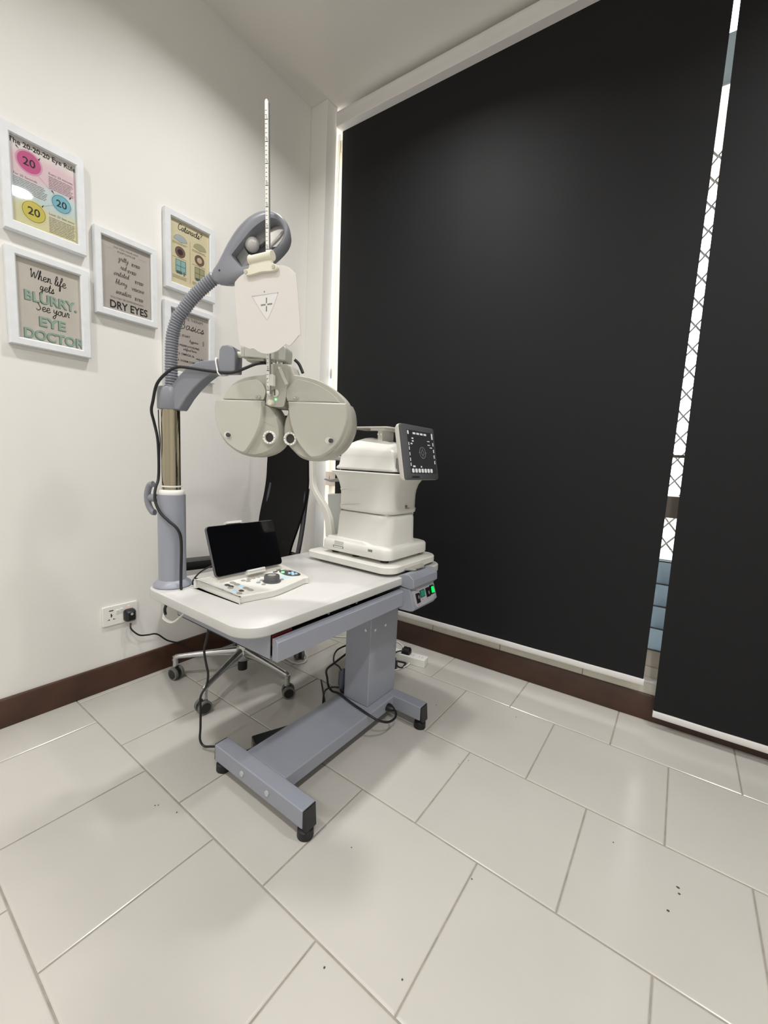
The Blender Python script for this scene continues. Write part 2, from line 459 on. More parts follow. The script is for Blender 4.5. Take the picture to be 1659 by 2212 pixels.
blind('roller_blind', 0.138, 1.928, 0.176, 'wide black roller blind filling most of the window, ending above the skirting', chain=True, lean=0.048)
blind('roller_blind', 1.944, 3.70, 0.052, 'black roller blind at the right photo edge, hanging lower than its neighbour', lean=0.033, h0=0.004)

# ---------------------------------------------------------------- hand-lettered prints
GL = {
 'W': (1.35, [[(-.15, 1.5), (0, 1.9), (.22, .1), (.55, 1.4), (.8, .1), (1.25, 2.0)]]),
 'S': (1.0, [[(.8, 1.6), (.5, 2), (.1, 1.6), (.5, 1.0), (.7, .4), (.3, 0), (0, .3)]]),
 'C': (1.0, [[(.85, 1.6), (.55, 2), (.1, 1.3), (.15, .3), (.5, 0), (.95, .4)]]),
 'B': (1.0, [[(.1, 0), (.15, 2), (.6, 1.9), (.6, 1.2), (.2, 1.05), (.75, .9), (.7, .1), (.1, 0)]]),
 'a': (.85, [[(.55, .9), (.2, 1), (.05, .4), (.25, 0), (.5, .4), (.55, 1), (.58, .2), (.85, .2)]]),
 'b': (.85, [[(0, .3), (.35, 1.6), (.2, 2), (.1, 1), (.15, 0), (.5, .2), (.5, .8), (.2, .8), (.85, .7)]]),
 'c': (.65, [[(.5, .85), (.25, 1), (.05, .5), (.25, 0), (.65, .3)]]),
 'd': (.85, [[(.5, .9), (.2, 1), (.05, .4), (.3, 0), (.55, 1.9), (.55, .2), (.85, .2)]]),
 'e': (.75, [[(0, .35), (.5, .6), (.4, 1), (.1, .8), (.1, .2), (.4, 0), (.75, .3)]]),
 'f': (.55, [[(0, .2), (.4, 1.5), (.3, 2), (.15, 1.4), (.12, -.8), (.3, -.9), (.25, 0), (.55, .3)]]),
 'g': (.8, [[(.5, .9), (.2, 1), (.05, .5), (.25, .1), (.5, .6), (.5, .9), (.48, -.6), (.2, -.95), (.1, -.6), (.8, .3)]]),
 'h': (.85, [[(0, .2), (.3, 1.6), (.2, 2), (.1, 1.2), (.08, 0), (.2, .7), (.42, 1), (.52, .6), (.55, .05), (.85, .2)]]),
 'i': (.42, [[(0, .2), (.1, 1), (.1, .15), (.25, 0), (.42, .3)], [(.1, 1.4), (.13, 1.48)]]),
 'l': (.45, [[(0, .2), (.35, 1.5), (.22, 2), (.08, 1.4), (.12, .2), (.28, 0), (.45, .3)]]),
 'n': (.85, [[(0, .8), (.1, 1), (.1, 0), (.2, .7), (.42, 1), (.52, .6), (.55, .05), (.85, .2)]]),
 'o': (.75, [[(.35, 1), (.08, .7), (.1, .15), (.4, .05), (.6, .5), (.4, 1), (.75, .85)]]),
 'r': (.6, [[(0, .3), (.1, 1.1), (.25, .9), (.4, .9), (.38, .2), (.6, .2)]]),
 's': (.6, [[(0, .2), (.3, 1.1), (.3, .75), (.48, .3), (.28, 0), (.05, .15), (.6, .25)]]),
 't': (.5, [[(0, .3), (.2, 1.8), (.15, .2), (.32, 0), (.5, .3)], [(-.08, 1.15), (.42, 1.2)]]),
 'u': (.85, [[(0, 1), (.05, .25), (.3, 0), (.52, .4), (.58, 1), (.6, .2), (.85, .2)]]),
 'v': (.7, [[(0, .9), (.15, 1), (.3, 0), (.5, 1), (.7, .8)]]),
 'y': (.8, [[(0, 1), (.1, .4), (.35, .3), (.55, 1), (.55, .5), (.45, -.7), (.15, -.95), (.1, -.5), (.8, .3)]]),
 '?': (.7, [[(.05, 1.5), (.25, 1.9), (.55, 1.6), (.3, 1.0), (.27, .6)], [(.25, .1), (.3, .03)]]),
 ' ': (.5, [])}
def script(b, txt, x, y, h, wd, sx=1.0, slope=0.0, slant=0.15, z=0.0004):
    """Joined handwriting: h = x-height, centred on x."""
    tot = sum(GL[c][0] for c in txt) * h * sx; p = x - tot / 2
    for c in txt:
        adv, st = GL[c]
        for s_ in st:
            pts = [(p + (q[0] + slant * q[1]) * h * sx, y + q[1] * h + slope * (p + q[0] * h * sx - x)) for q in s_]
            b.ribbon(pts, wd, z, sm=4)
        p += adv * h * sx
def bars(b, x0, x1, y, n, dy, hgt, jitter=0.15, center=False):
    for k in range(n):
        e = x1 - (x1 - x0) * jitter * random.random(); a = x0
        if center: a = x0 + (x1 - e)
        xx = a
        while xx < e:
            w_ = min(e, xx + (0.006 + 0.01 * random.random()) * (x1 - x0) / 0.08)
            b.poly([(xx, y - k * dy), (w_, y - k * dy), (w_, y - k * dy + hgt), (xx, y - k * dy + hgt)], 0.0003)
            xx = w_ + 0.0012

def picture(yc, zc, wo, ho, wi, hi, label, paper, art, tilt=0.0):
    """A framed print on the left wall; local x runs along the wall, local y up."""
    M = frame_mat((-0.015, yc, zc), (0, 1, 0), (0, 0, 1)) @ Matrix.Rotation(R(tilt), 4, 'Z')
    t = empty('picture_frame', (-0.012, yc, zc), label, 'picture frame', 'white framed prints on the left wall')
    f = MB(M)
    o = [(-wo / 2, -ho / 2), (wo / 2, -ho / 2), (wo / 2, ho / 2), (-wo / 2, ho / 2)]
    mi = [(-wi / 2 - .004, -hi / 2 - .004), (wi / 2 + .004, -hi / 2 - .004), (wi / 2 + .004, hi / 2 + .004), (-wi / 2 - .004, hi / 2 + .004)]
    i_ = [(-wi / 2, -hi / 2), (wi / 2, -hi / 2), (wi / 2, hi / 2), (-wi / 2, hi / 2)]
    q = lambda p, w: [(a, b_, w) for a, b_ in p]
    f.loft([q(i_, 0.010), q(i_, 0.022), q(mi, 0.026), q([(a * 0.985, b_ * 0.988) for a, b_ in o], 0.026), q(o, 0.0225), q(o, 0.001), q(i_, 0.001), q(i_, 0.010)], cap0=False, cap1=False)
    f.build('frame_moulding', FRAMEW, t, sm=False)
    MB(M).box(-wi / 2 - .003, wi / 2 + .003, -hi / 2 - .003, hi / 2 + .003, 0.008, 0.0125).build('print', paper, t, sm=False)
    art(t, M @ Matrix.Translation((0, 0, 0.0126)))
    MB(M).box(-wi / 2 - .001, wi / 2 + .001, -hi / 2 - .001, hi / 2 + .001, 0.0165, 0.0172).build('glass_pane', GLASS, t, sm=False)
    return t

def paper_bands():
    M = mat('tricolour_paper', (240, 238, 232), 0.6)
    nt = M.node_tree; b = nt.nodes['Principled BSDF']
    tc = nt.nodes.new('ShaderNodeTexCoord'); sp = nt.nodes.new('ShaderNodeSeparateXYZ')
    nt.links.new(tc.outputs['Object'], sp.inputs[0])
    nz = nt.nodes.new('ShaderNodeTexNoise'); nz.inputs['Scale'].default_value = 14; nt.links.new(tc.outputs['Object'], nz.inputs['Vector'])
    ma = nt.nodes.new('ShaderNodeMath'); ma.operation = 'MULTIPLY_ADD'; ma.inputs[1].default_value = 0.035
    nt.links.new(nz.outputs['Fac'], ma.inputs[0]); nt.links.new(sp.outputs['Z'], ma.inputs[2])
    mr = nt.nodes.new('ShaderNodeMapRange'); mr.inputs[1].default_value = -0.135; mr.inputs[2].default_value = 0.17
    nt.links.new(ma.outputs[0], mr.inputs[0])
    rp = nt.nodes.new('ShaderNodeValToRGB'); e = rp.color_ramp.elements
    e[0].position = 0.0; e[0].color = (*lin((222, 216, 164)), 1)
    e[1].position = 1.0; e[1].color = (*lin((238, 236, 232)), 1)
    for p, c in ((0.27, (222, 219, 186)), (0.36, (204, 222, 224)), (0.52, (212, 226, 230)), (0.60, (232, 204, 214)), (0.78, (234, 206, 216)), (0.86, (236, 230, 230))):
        k = e.new(p); k.color = (*lin(c), 1)
    nt.links.new(mr.outputs[0], rp.inputs['Fac']); nt.links.new(rp.outputs['Color'], b.inputs['Base Color'])
    return M
PGREY = mat('warm_grey_paper', (204, 198, 190), 0.6, var=0.015)
PGREY2 = mat('grey_paper', (192, 185, 180), 0.6, var=0.02)
PBEIGE = mat('beige_paper', (226, 216, 182), 0.6, var=0.02)

def art_rule(t, M):
    def blob(c, r, col, nm):
        MB(M).disc(c, r * 1.16, 0, 0.0002, 40).build('colour_spot', mat(nm + '_halo', tuple(min(255, int(v * .45 + 255 * .5)) for v in col), 0.6), t)
        MB(M).disc(c, r, 0, 0.0004, 40).build('colour_spot', mat(nm, col, 0.6), t)
    blob((-.042, .075), .033, (204, 84, 144), 'magenta_ink'); blob((.048, -.016), .0285, (122, 190, 208), 'blue_ink'); blob((-.035, -.082), .033, (212, 200, 84), 'yellow_ink')
    b = MB(M)
    b.text('The 20-20-20 Eye Rule', 0, .117, .0225, w=.0006, bold=.0004, sx=.92)
    b.text('20', -.042, .063, .036, w=.0006, sx=1.0, bold=.0005); b.text('20', .048, -.028, .033, w=.0006, bold=.0005); b.text('20', -.035, -.094, .036, w=.0006, bold=.0005)
    b.ring([(.048 + .0285 * math.cos(k * .157), -.016 + .0285 * math.sin(k * .157)) for k in range(40)], [(.048 + .0275 * math.cos(k * .157), -.016 + .0275 * math.sin(k * .157)) for k in range(40)], .0004, .0006)
    b.ring([(-.035 + .033 * math.cos(k * .157), -.082 + .033 * math.sin(k * .157)) for k in range(40)], [(-.035 + .032 * math.cos(k * .157), -.082 + .032 * math.sin(k * .157)) for k in range(40)], .0004, .0006)
    for x, y, a in ((-.072, .108, -45), (-.012, .103, 60), (.024, .013, -45), (.077, .02, 60), (-.068, -.049, -45), (-.008, -.049, 60)):
        ca, sa = math.cos(R(a)), math.sin(R(a))
        b.poly([(x - .006 * ca - .0022 * sa, y - .006 * sa + .0022 * ca), (x - .006 * ca + .0022 * sa, y - .006 * sa - .0022 * ca), (x + .006 * ca, y + .006 * sa)], .0006)
    b.build('lettering', INK, t, sm=False)
    g = MB(M)
    g.text('Every 20 minutes', .012, .068, .0105, 'LEFT', shear=.1); g.text('For 20 Seconds', -.088, .018, .0105, 'LEFT', shear=.1); g.text('Look 20 feet away', .008, -.068, .0105, 'LEFT', shear=.1)
    bars(g, .012, .088, .06, 8, .0055, .002); bars(g, -.088, .008, .01, 8, .0055, .002); bars(g, .008, .09, -.078, 10, .0055, .002)
    g.ribbon([(-.018, .045), (.02, .012), (.03, .006)], .0006, .0003); g.ribbon([(.025, -.03), (.0, -.045), (-.005, -.05)], .0006, .0003)
    g.build('small_print', mat('soft_grey_ink', (128, 116, 120), 0.8), t, sm=False)

def art_blurry(t, M):
    b = MB(M)
    script(b, 'When life', -.002, .078, .0165, .0026, 1.0, slope=-.02)
    script(b, 'gets', -.008, .044, .0155, .0024, 1.05)
    script(b, 'See your', .008, -.028, .0165, .0026, 1.02, slope=-.02)
    b.build('handwriting', INK, t, sm=False)
    sh = MB(M)
    for s_, x, y, sz in (('BLURRY.', .003, -.001, .047), ('EYE', .003, -.082, .047), ('DOCTOR', .008, -.132, .047)):
        sh.text(s_, x, y, sz, w=.0003, sx=.9 if s_ != 'EYE' else 1.1, bold=.0017)
    sh.build('lettering_shadow', mat('slate_ink', (106, 118, 112), 0.8), t, sm=False)
    g = MB(M)
    for s_, x, y, sz in (('BLURRY.', .0052, .001, .047), ('EYE', .0052, -.080, .047), ('DOCTOR', .0102, -.130, .047)):
        g.text(s_, x, y, sz, w=.0007, sx=.9 if s_ != 'EYE' else 1.1, bold=.0010)
    g.build('lettering', mat('sage_ink', (150, 178, 164), 0.8), t, sm=False)

def art_dry(t, M):
    b = MB(M); b.text('DRY EYES', .006, -.126, .042, w=.0006, sx=.82, bold=.0008); b.build('lettering', INK, t, sm=False)
    g = MB(M)
    g.text('DO YOU HAVE ANY', .0, .108, .0105, w=.0005); g.text('SYMPTOMS OF', .0, .094, .0105, w=.0005)
    for s_, x, y in (('gritty', -.012, .066), ('red', -.012, .034), ('irritated', -.02, .004), ('blurry', -.022, -.028), ('sensitive', -.014, -.066)):
        script(g, s_, x, y, .0100, .0019, 1.05, slope=0)
    g.text('YOU MAY BE EXPERIENCING', 0, -.088, .0105, w=.0005, sx=.95)
    g.build('small_print', INKG, t, sm=False)
    k = MB(M)
    for s_, x, y in (('EYES?', .036, .062), ('EYES?', .02, .03), ('EYES?', .048, -.002), ('VISION?', .042, -.034), ('EYES?', .046, -.070)): k.text(s_, x, y, .0150, w=.0005, sx=.95, bold=.0004)
    k.build('small_lettering', mat('charcoal_ink', (84, 79, 78), .8), t, sm=False)
    f = MB(M); f.ribbon([(-.08, .1), (-.05, .1005)], .0006); f.ribbon([(.05, .1), (.08, .0995)], .0006); f.build('side_rules', INKG, t, sm=False)

def art_cataracts(t, M):
    b = MB(M); script(b, 'Cataracts?', .0, .100, .0145, .0026, 1.12, slope=0); b.build('handwriting', INK, t, sm=False)
    def lensp(cx, cy, col, nm):
        p = [(cx - .03, cy - .006)] + [(cx + .03 * math.cos(R(180 - a)), cy - .006 + .022 * math.sin(R(a))) for a in range(15, 180, 15)] + [(cx + .03, cy - .006), (cx, cy - .013)]
        MB(M).prism(p, 0, .0005).build('lens_drawing', mat(nm, col, .6), t, sm=False)
        MB(M).prism(inset(p, -.0012), 0, .0003).build('lens_outline', mat('olive_ink', (118, 116, 100), .7), t, sm=False)
    lensp(-.045, .062, (176, 188, 194), 'blue_grey_ink'); lensp(.048, .062, (178, 172, 138), 'khaki_ink')
    for cx, pc in ((-.047, (52, 36, 40)), (.046, (206, 186, 158))):
        MB(M).disc((cx, .006), .024, 0, .0003, 32).build('eye_ring', mat('brown_ink', (116, 92, 80), .6), t)
        MB(M).disc((cx, .006), .0125, 0, .0006, 32).build('pupil', mat('pupil_%d' % pc[0], pc, .6), t)
    for cx, col in ((-.045, (146, 190, 190)), (.046, (172, 166, 128))):
        MB(M).box(cx - .024, cx + .024, -.084, -.030, 0, .0003).build('window_drawing', mat('win_ink_%d' % col[0], col, .6), t, sm=False)
        d = MB(M)
        for a in (-.024, -.001, .023): d.box(cx + a, cx + a + .002, -.084, -.030, .0003, .0005)
        for a in (-.030, -.056, -.084): d.box(cx - .024, cx + .025, a, a + .002, .0003, .0005)
        d.box(cx - .02, cx + .006, -.088, -.076, .0003, .0006).box(cx + .013, cx + .018, -.092, -.074, .0003, .0006)
        d.build('window_outline', mat('teal_ink', (78, 104, 104), .7), t, sm=False)
    g = MB(M)
    for cx in (-.047, .046):
        bars(g, cx - .036, cx + .036, .042, 2, .005, .002); bars(g, cx - .036, cx + .036, -.022, 1, .005, .002); bars(g, cx - .036, cx + .036, -.1, 3, .005, .002)
    g.box(-.0006, .0006, -.115, .07, 0, .0003)
    g.build('small_print', mat('tan_ink', (140, 128, 100), .8), t, sm=False)

def art_basics(t, M):
    b = MB(M)
    b.text('DRY EYE THERAPY', .004, .104, .017, w=.0005, sx=.9)
    script(b, 'Basics', .01, .062, .0185, .0030, 1.6)
    b.build('handwriting', mat('dark_grey_ink', (72, 68, 68), .8), t, sm=False)
    k = MB(M)
    k.text('1. START', -.052, .026, .0135, 'LEFT', w=.0005, bold=.0002); script(k, 'hygiene', .02, .008, .0065, .0012, 1.3)
    k.text('2. USE PRESERVATIVE-FREE', -.082, -.018, .0115, 'LEFT', w=.0005, sx=.95, bold=.0002); script(k, 'artificial tears', .0, -.034, .0058, .0011, 1.2)
    k.text("3. OMEGA-3s", -.056, -.058, .0135, 'LEFT', w=.0005, bold=.0002); script(k, 'every day', .05, -.064, .0055, .0011, 1.1)
    k.text('4. WARM COMPRESS', -.06, -.088, .0125, 'LEFT', w=.0005, bold=.0002)
    k.build('lettering', INK, t, sm=False)
    MB(M).box(.064, .072, .006, .028, 0, .0005).build('tube_drawing', mat('mauve_ink', (150, 138, 140), .7), t, sm=False)

picture(-1.436, 1.971, .240, .340, .1885, .274, 'white frame with colourful 20-20-20 eye rule print, top left', paper_bands(), art_rule)
picture(-1.436, 1.584, .246, .326, .190, .275, 'white frame with grey print about seeing your eye doctor', PGREY, art_blurry)
picture(-1.170, 1.770, .238, .326, .187, .273, 'white frame with grey dry eyes print, hanging alone in middle', PGREY2, art_dry)
picture(-0.895, 1.967, .240, .332, .184, .274, 'white frame with beige print about cataracts, behind the gooseneck lamp', PBEIGE, art_cataracts)
picture(-0.899, 1.580, .246, .326, .184, .274, 'white frame with therapy basics print, half hidden by gooseneck and arm', PGREY2, art_basics)

# ---------------------------------------------------------------- wall socket
MS = frame_mat((-0.015, -1.2285, 0.3335), (0, 1, 0), (0, 0, 1))
t = empty('wall_socket', (-0.015, -1.2285, 0.3335), 'white double wall socket with two switches above the brown skirting', 'socket')
MB(MS).prism(rrect(-.0715, .0715, -.044, .044, .006), 0, .009).build('faceplate', WHITE, t, bevel=.002)
h = MB(MS)
h.box(-.046, -.029, .022, .026, .0085, .0096).box(-.040, -.036, -.006, .010, .0085, .0096).box(-.0365, -.0335, -.001, .004, .0085, .0096)
h.prism([(-.0545, -.017), (-.044, -.013), (-.044, -.018)], .0085, .0096).prism([(-.031, -.013), (-.0205, -.017), (-.031, -.018)], .0085, .0096)
h.build('socket_holes', BLACKP, t, sm=False)
for y in (-.013, .004): MB(MS).loft([[(y - .006, .004 + (y > 0) * .003, .009), (y + .006, .004 + (y > 0) * .003, .009), (y + .006, .022 + (y > 0) * .003, .009), (y - .006, .022 + (y > 0) * .003, .009)], [(y - .006, .004 + (y > 0) * .003, .011), (y + .006, .004 + (y > 0) * .003, .011), (y + .006, .022 + (y > 0) * .003, .0145), (y - .006, .022 + (y > 0) * .003, .0145)]]).build('rocker_switch', WHITE, t, bevel=.001)
MB(MS).disc((.033, .028), .0025, .009, .0105, 12).build('neon_indicator', RLED, t, label='glowing orange indicator')

t = empty('power_lead', (0.01, -1.194, 0.322), 'black plug in the wall socket with its lead dropping behind the skirting', 'power lead')
pb = MB(MS)
pl_ = rrect(.010, .058, -.041, .016, .014)
pb.loft([[(p.x, p.y, .0095) for p in pl_], [(p.x, p.y, .02) for p in pl_], [(p.x, p.y, .034) for p in inset(pl_, .004)], [(p.x, p.y, .04) for p in inset(pl_, .011)]])
pb.build('plug', BLACKP, t)
MB(MS).disc((.034, -.002), .006, .04, .041, 16).build('plug_sticker', mat('grey_sticker', (170, 172, 172), .5), t)
MB().tube([(.012, -1.196, .285), (.022, -1.200, .265), (.03, -1.187, .243), (.032, -1.165, .223), (.03, -1.13, .213), (.03, -1.09, .204), (.028, -1.04, .155), (.02, -.98, .118), (.016, -.94, .085), (.03, -.85, .01), (.10, -.72, .005)], .0036, 8).build('lead', CABLE, t)

# ---------------------------------------------------------------- instrument table
t = empty('instrument_table', (0.98, -0.92, 0), 'blue-grey steel instrument table with light grey top on column and I-shaped base', 'table')
tp = rrect(.637, 1.176, -1.42, -.42, .075, 8)
tt_ = MB().loft([[(p.x, p.y, .6225) for p in inset(tp, .004)], [(p.x, p.y, .6482) for p in inset(tp, .0012)], [(p.x, p.y, .65) for p in inset(tp, .0035)]]).build('tabletop', TOPM, t)
MB().loft([[(p.x, p.y, .6215) for p in inset(tp, .005)], [(p.x, p.y, .6215) for p in inset(tp, .003)], [(p.x, p.y, .625) for p in tp], [(p.x, p.y, .6462) for p in tp], [(p.x, p.y, .6486) for p in inset(tp, .0013)], [(p.x, p.y, .6486) for p in inset(tp, .003)]], cap0=False, cap1=False).build('edge_band', EDGE, tt_, label='grey edge band')
# column, beam and feet
MB().box(.934, 1.060, -.772, -.585, .10, .60).build('column', METAL, t, bevel=.004)
for x, z in ((1.036, .414), (.955, .414)): MB().cyl((x, -.7725, z), (x, -.775, z), .0055, n=14).build('column_screw', FRAMEW, t)
for y in (-.747, -.678): MB().cyl((1.0605, y, .414), (1.063, y, .414), .0055, n=14).build('column_screw', FRAMEW, t)
MB().loft([[(.902, y, .052), (1.092, y, .052), (1.092, y, .096), (1.088, y, .10), (.906, y, .10), (.902, y, .096)] for y in (-1.217, -.634)]).build('base_beam', METAL, t, bevel=.002)
for nm, y0, y1, lab in (('foot_bar', -1.268, -1.216, None), ('foot_bar', -.635, -.583, None)):
    fb = MB().loft([[(x, y0, .042), (x, y1, .042), (x, y1, .100), (x, y0, .100)] for x in (.797, 1.222)]).build(nm, METAL, t, bevel=.004)
    for x, s_ in ((.797, -1), (1.222, 1)):
        MB().loft([[(x, y0 + .001, .043), (x, y1 - .001, .043), (x, y1 - .001, .0985), (x, y0 + .001, .0985)], [(x + s_ * .012, y0 + .006, .034), (x + s_ * .012, y1 - .006, .034), (x + s_ * .004, y1 - .004, .098), (x + s_ * .004, y0 + .004, .098)]]).build('end_cap', BLACKP, fb, bevel=.002)
        MB().lathe([(.0, .0), (.023, .0), (.024, .003), (.023, .024), (.016, .03), (.009, .033), (.009, .043)], (x - s_ * .012, (y0 + y1) / 2, 0)).build('levelling_foot', BLACK, fb)
for x in (.949, 1.071): MB().cyl((x, -1.2675, .072), (x, -1.2715, .072), .0085, n=18).build('foot_bolt', mat('pale_grey_bolt', (186, 188, 192), .4), t)
# drawer tray under the top
tr = MB()
tr.box(.70, 1.158, -1.338, -1.334, .546, .6205).box(.70, 1.158, -.74, -.736, .546, .6205).box(.70, 1.158, -1.338, -.736, .546, .55).box(.70, .704, -1.338, -.736, .546, .6205)
tr.build('drawer_housing', METAL, t, bevel=.001)
dr = MB().loft([[(1.163, y, .546), (1.184, y, .546), (1.184, y, .598), (1.176, y, .605), (1.163, y, .605)] for y in (-1.334, -.735)]).build('drawer', METAL, t, bevel=.0015)
MB().box(.72, 1.162, -1.325, -.745, .552, .578).build('tray_lining', BLACKP, dr)
for y, w, hh in ((-1.20, .10, .022), (-1.05, .09, .026), (-.93, .07, .02), (-.83, .08, .026)): MB().box(1.06, 1.15, y - w / 2, y + w / 2, .578, .578 + hh).build('tray_case', SCREENB, dr, bevel=.004)
for y in (-1.12, -.99): MB().cyl((1.155, y, .612), (1.159, y, .612), .0045, n=12).build('tray_stud', MIDGREY, dr)
MB().box(1.10, 1.160, -1.33, -1.262, .58, .612).build('red_case', RED, dr, bevel=.004, label='red item in the tray')
# sliding platform and its lever
pf = [Vector((cx + r * math.cos(R(a0 + 10 * k)), cy + r * math.sin(R(a0 + 10 * k)))) for cx, cy, a0, r in ((1.156 - .055, -.440 - .055, 0, .055), (.722 + .025, -.440 - .025, 90, .025), (.722 + .025, -.802 + .025, 180, .025), (1.156 - .055, -.802 + .055, 270, .055)) for k in range(10)]
MB().box(.76, 1.10, -.76, -.47, .65, .661).build('platform_rail', DKGREY, t)
MB().loft([[(p.x, p.y, .660) for p in inset(pf, .003)], [(p.x, p.y, .663) for p in pf], [(p.x, p.y, .684) for p in pf], [(p.x, p.y, .688) for p in inset(pf, .004)]]).build('sliding_platform', BEIGE, t, label='warm white sliding platform')
lv = [(1.150, -.715), (1.150, -.585), (1.185, -.60), (1.196, -.64), (1.188, -.69)]
MB().prism(smooth(lv, 4, sharp=(0, 1)), .668, .673).build('release_lever', CHROME, t, label='polished release lever')
# switch box
up = [(1.163, .617), (1.163, .656), (1.180, .6655), (1.205, .6655), (1.226, .650), (1.228, .622), (1.218, .613)]
sb = MB().loft([[(x, y, z) for x, z in up] for y in (-.752, -.575)]).build('switch_box', METAL, t, bevel=.003)
lo_y0 = -.745
hsg = [(1.166, .613), (1.212, .613), (1.234, .546), (1.229, .534), (1.215, .530), (1.166, .528)]
MB().loft([[(x, -.752, z) for x, z in hsg], [(x, -.60, z) for x, z in hsg], [(x, -.577, z + (.010 if z < .54 else 0)) for x, z in hsg]]).build('switch_housing', METAL, sb, bevel=.0035, sm=True)
MP = frame_mat((1.2225 - .0053, -.6645, .5805 - .0017), (0, 1, 0), (-.312, 0, .95))
MB(MP).prism(smooth([(-.078, .028), (-.076, .031), (.074, .031), (.078, .026), (.077, -.010), (.064, -.026), (.035, -.036), (-.055, -.037), (-.068, -.033), (-.076, -.022)], 3), .0055, .0075).build('switch_plate', mat('lilac_grey_panel', (172, 170, 178), .4), sb)
for y, w, hh, m_, nm, dz in ((-.050, .010, .016, BLACKP, 'rocker_switch', -.006), (-.015, .014, .0115, GDISP, 'display_window', .004), (.026, .0125, .0155, BLACKP, 'rocker_switch', .000), (.057, .012, .0155, BLACKP, 'rocker_switch', .003)):
    MB(MP).box(y - w - .002, y + w + .002, dz - hh - .002, dz + hh + .002, .007, .009).build('switch_bezel', BLACKP, sb)
    MB(MP).loft([[(y - w, dz - hh, .009), (y + w, dz - hh, .009), (y + w, dz + hh, .009), (y - w, dz + hh, .009)], [(y - w, dz - hh, .0095), (y + w, dz - hh, .0095), (y + w, dz + hh, .0135), (y - w, dz + hh, .0135)]]).build(nm, m_, sb, bevel=.001)
MB(MP).box(.049, .063, -.009, .015, .0115, .0145).build('green_lamp', GLED2, sb, label='glowing green rocker')
for y in (-.050, .026): MB(MP).box(y - .002, y + .002, -.008, .004, .0118, .0130).build('switch_mark', KEYG, sb)
for c_ in ((-.055, -.032), (-.02, -.018), (.014, -.022)): MB(MP).disc(c_, .002, .0075, .0082, 10).build('panel_dot', mat('pink_mark', (176, 112, 116), .5), sb)
# clear hook under the corner
MB().tube([(.744, -1.40, .621), (.744, -1.40, .578), (.762, -1.41, .572), (.812, -1.41, .574), (.845, -1.40, .601), (.858, -1.395, .618), (.860, -1.39, .622)], .0052, 8, sm=3, flat=.6).build('cable_hook', CLEARP, t, label='clear plastic cable hook')

# ---------------------------------------------------------------- refractor stand: post and swing arm
pc = Vector((.70, -1.352, 0)); TH = R(27)
MA = frame_mat(pc, (math.cos(TH), math.sin(TH), 0), (0, 0, 1))     # local x along the arm, y up, z towards the examiner
def LW(u, v, w=0.0): return MA @ Vector((u, v, w))
t = empty('refractor_stand', (.70, -1.352, .65), 'grey post with bronze chrome tube and swing arm, clamped on table corner', 'stand')
MB().lathe([(.0, .65), (.053, .65), (.056, .653), (.054, .660), (.044, .668), (.0395, .672), (.0395, .938), (.0, .938)], (.70, -1.352, 0), n=40).build('post', METAL, t)
MB().lathe([(.0, .936), (.036, .936), (.0375, .940), (.0375, .948), (.034, .953), (.0, .953)], (.70, -1.352, 0), n=36).build('collar', WHITE, t, label='white collar')
MB().lathe([(.0, .95), (.0265, .95), (.0265, 1.20), (.0, 1.20)], (.70, -1.352, 0), n=40).build('chrome_tube', BRASSY, t, label='bronze tinted chrome tube')
hn = MB(MA); hn.cyl((-.038, .923, 0), (-.055, .923, 0), .0055).cyl((-.052, .923, 0), (-.073, .923, 0), .0125, .0115)
hn.build('clamp_shaft', METALD, t)
hp = MB(MA); hp.tube([(-.062, .966, 0), (-.074, .962, 0), (-.082, .940, 0), (-.083, .920, 0), (-.078, .897, 0), (-.066, .879, 0), (-.058, .878, 0)], .0095, 12, sm=4, flat=1.0)
hp.build('clamp_handle', METALD, t)
ARM = [(-.0335, 1.257), (.0089, 1.256), (.0237, 1.266), (.0425, 1.288), (.0662, 1.311), (.0944, 1.326), (.119, 1.333), (.1686, 1.336), (.1704, 1.363), (.1776, 1.375), (.1954, 1.377), (.2133, 1.372), (.22, 1.356), (.2187, 1.302), (.1843, 1.301), (.1436, 1.297), (.1154, 1.277), (.0899, 1.254), (.0653, 1.226), (.0416, 1.192), (-.0349, 1.194)]
ar = [p for p in ARM if not (p[0] < .01 and p[1] < 1.2 and p[0] < -.03)]
armp = [(.004, 1.256), (.0089, 1.257)] + ARM[2:20] + [(.004, 1.194)]
MB(MA).prism(armp, -.022, .022).build('swing_arm', METALD, t, bevel=.004, seg=3)
MB().lathe([(.0, 1.193), (.034, 1.193), (.036, 1.196), (.036, 1.254), (.033, 1.258), (.0, 1.258)], (.70, -1.352, 0), n=40).build('arm_collar', METALD, t)
MB(MA).cyl((.165, 1.355, 0), (.172, 1.355, 0), .009).cyl((.2, 1.355, 0), (.240, 1.355, 0), .0085).build('pivot_pin', CREAM, t, label='cream pivot pin')
MB(MA).cyl((.164, 1.335, .0), (.169, 1.335, .0), .004).build('set_screw', WHITE, t)

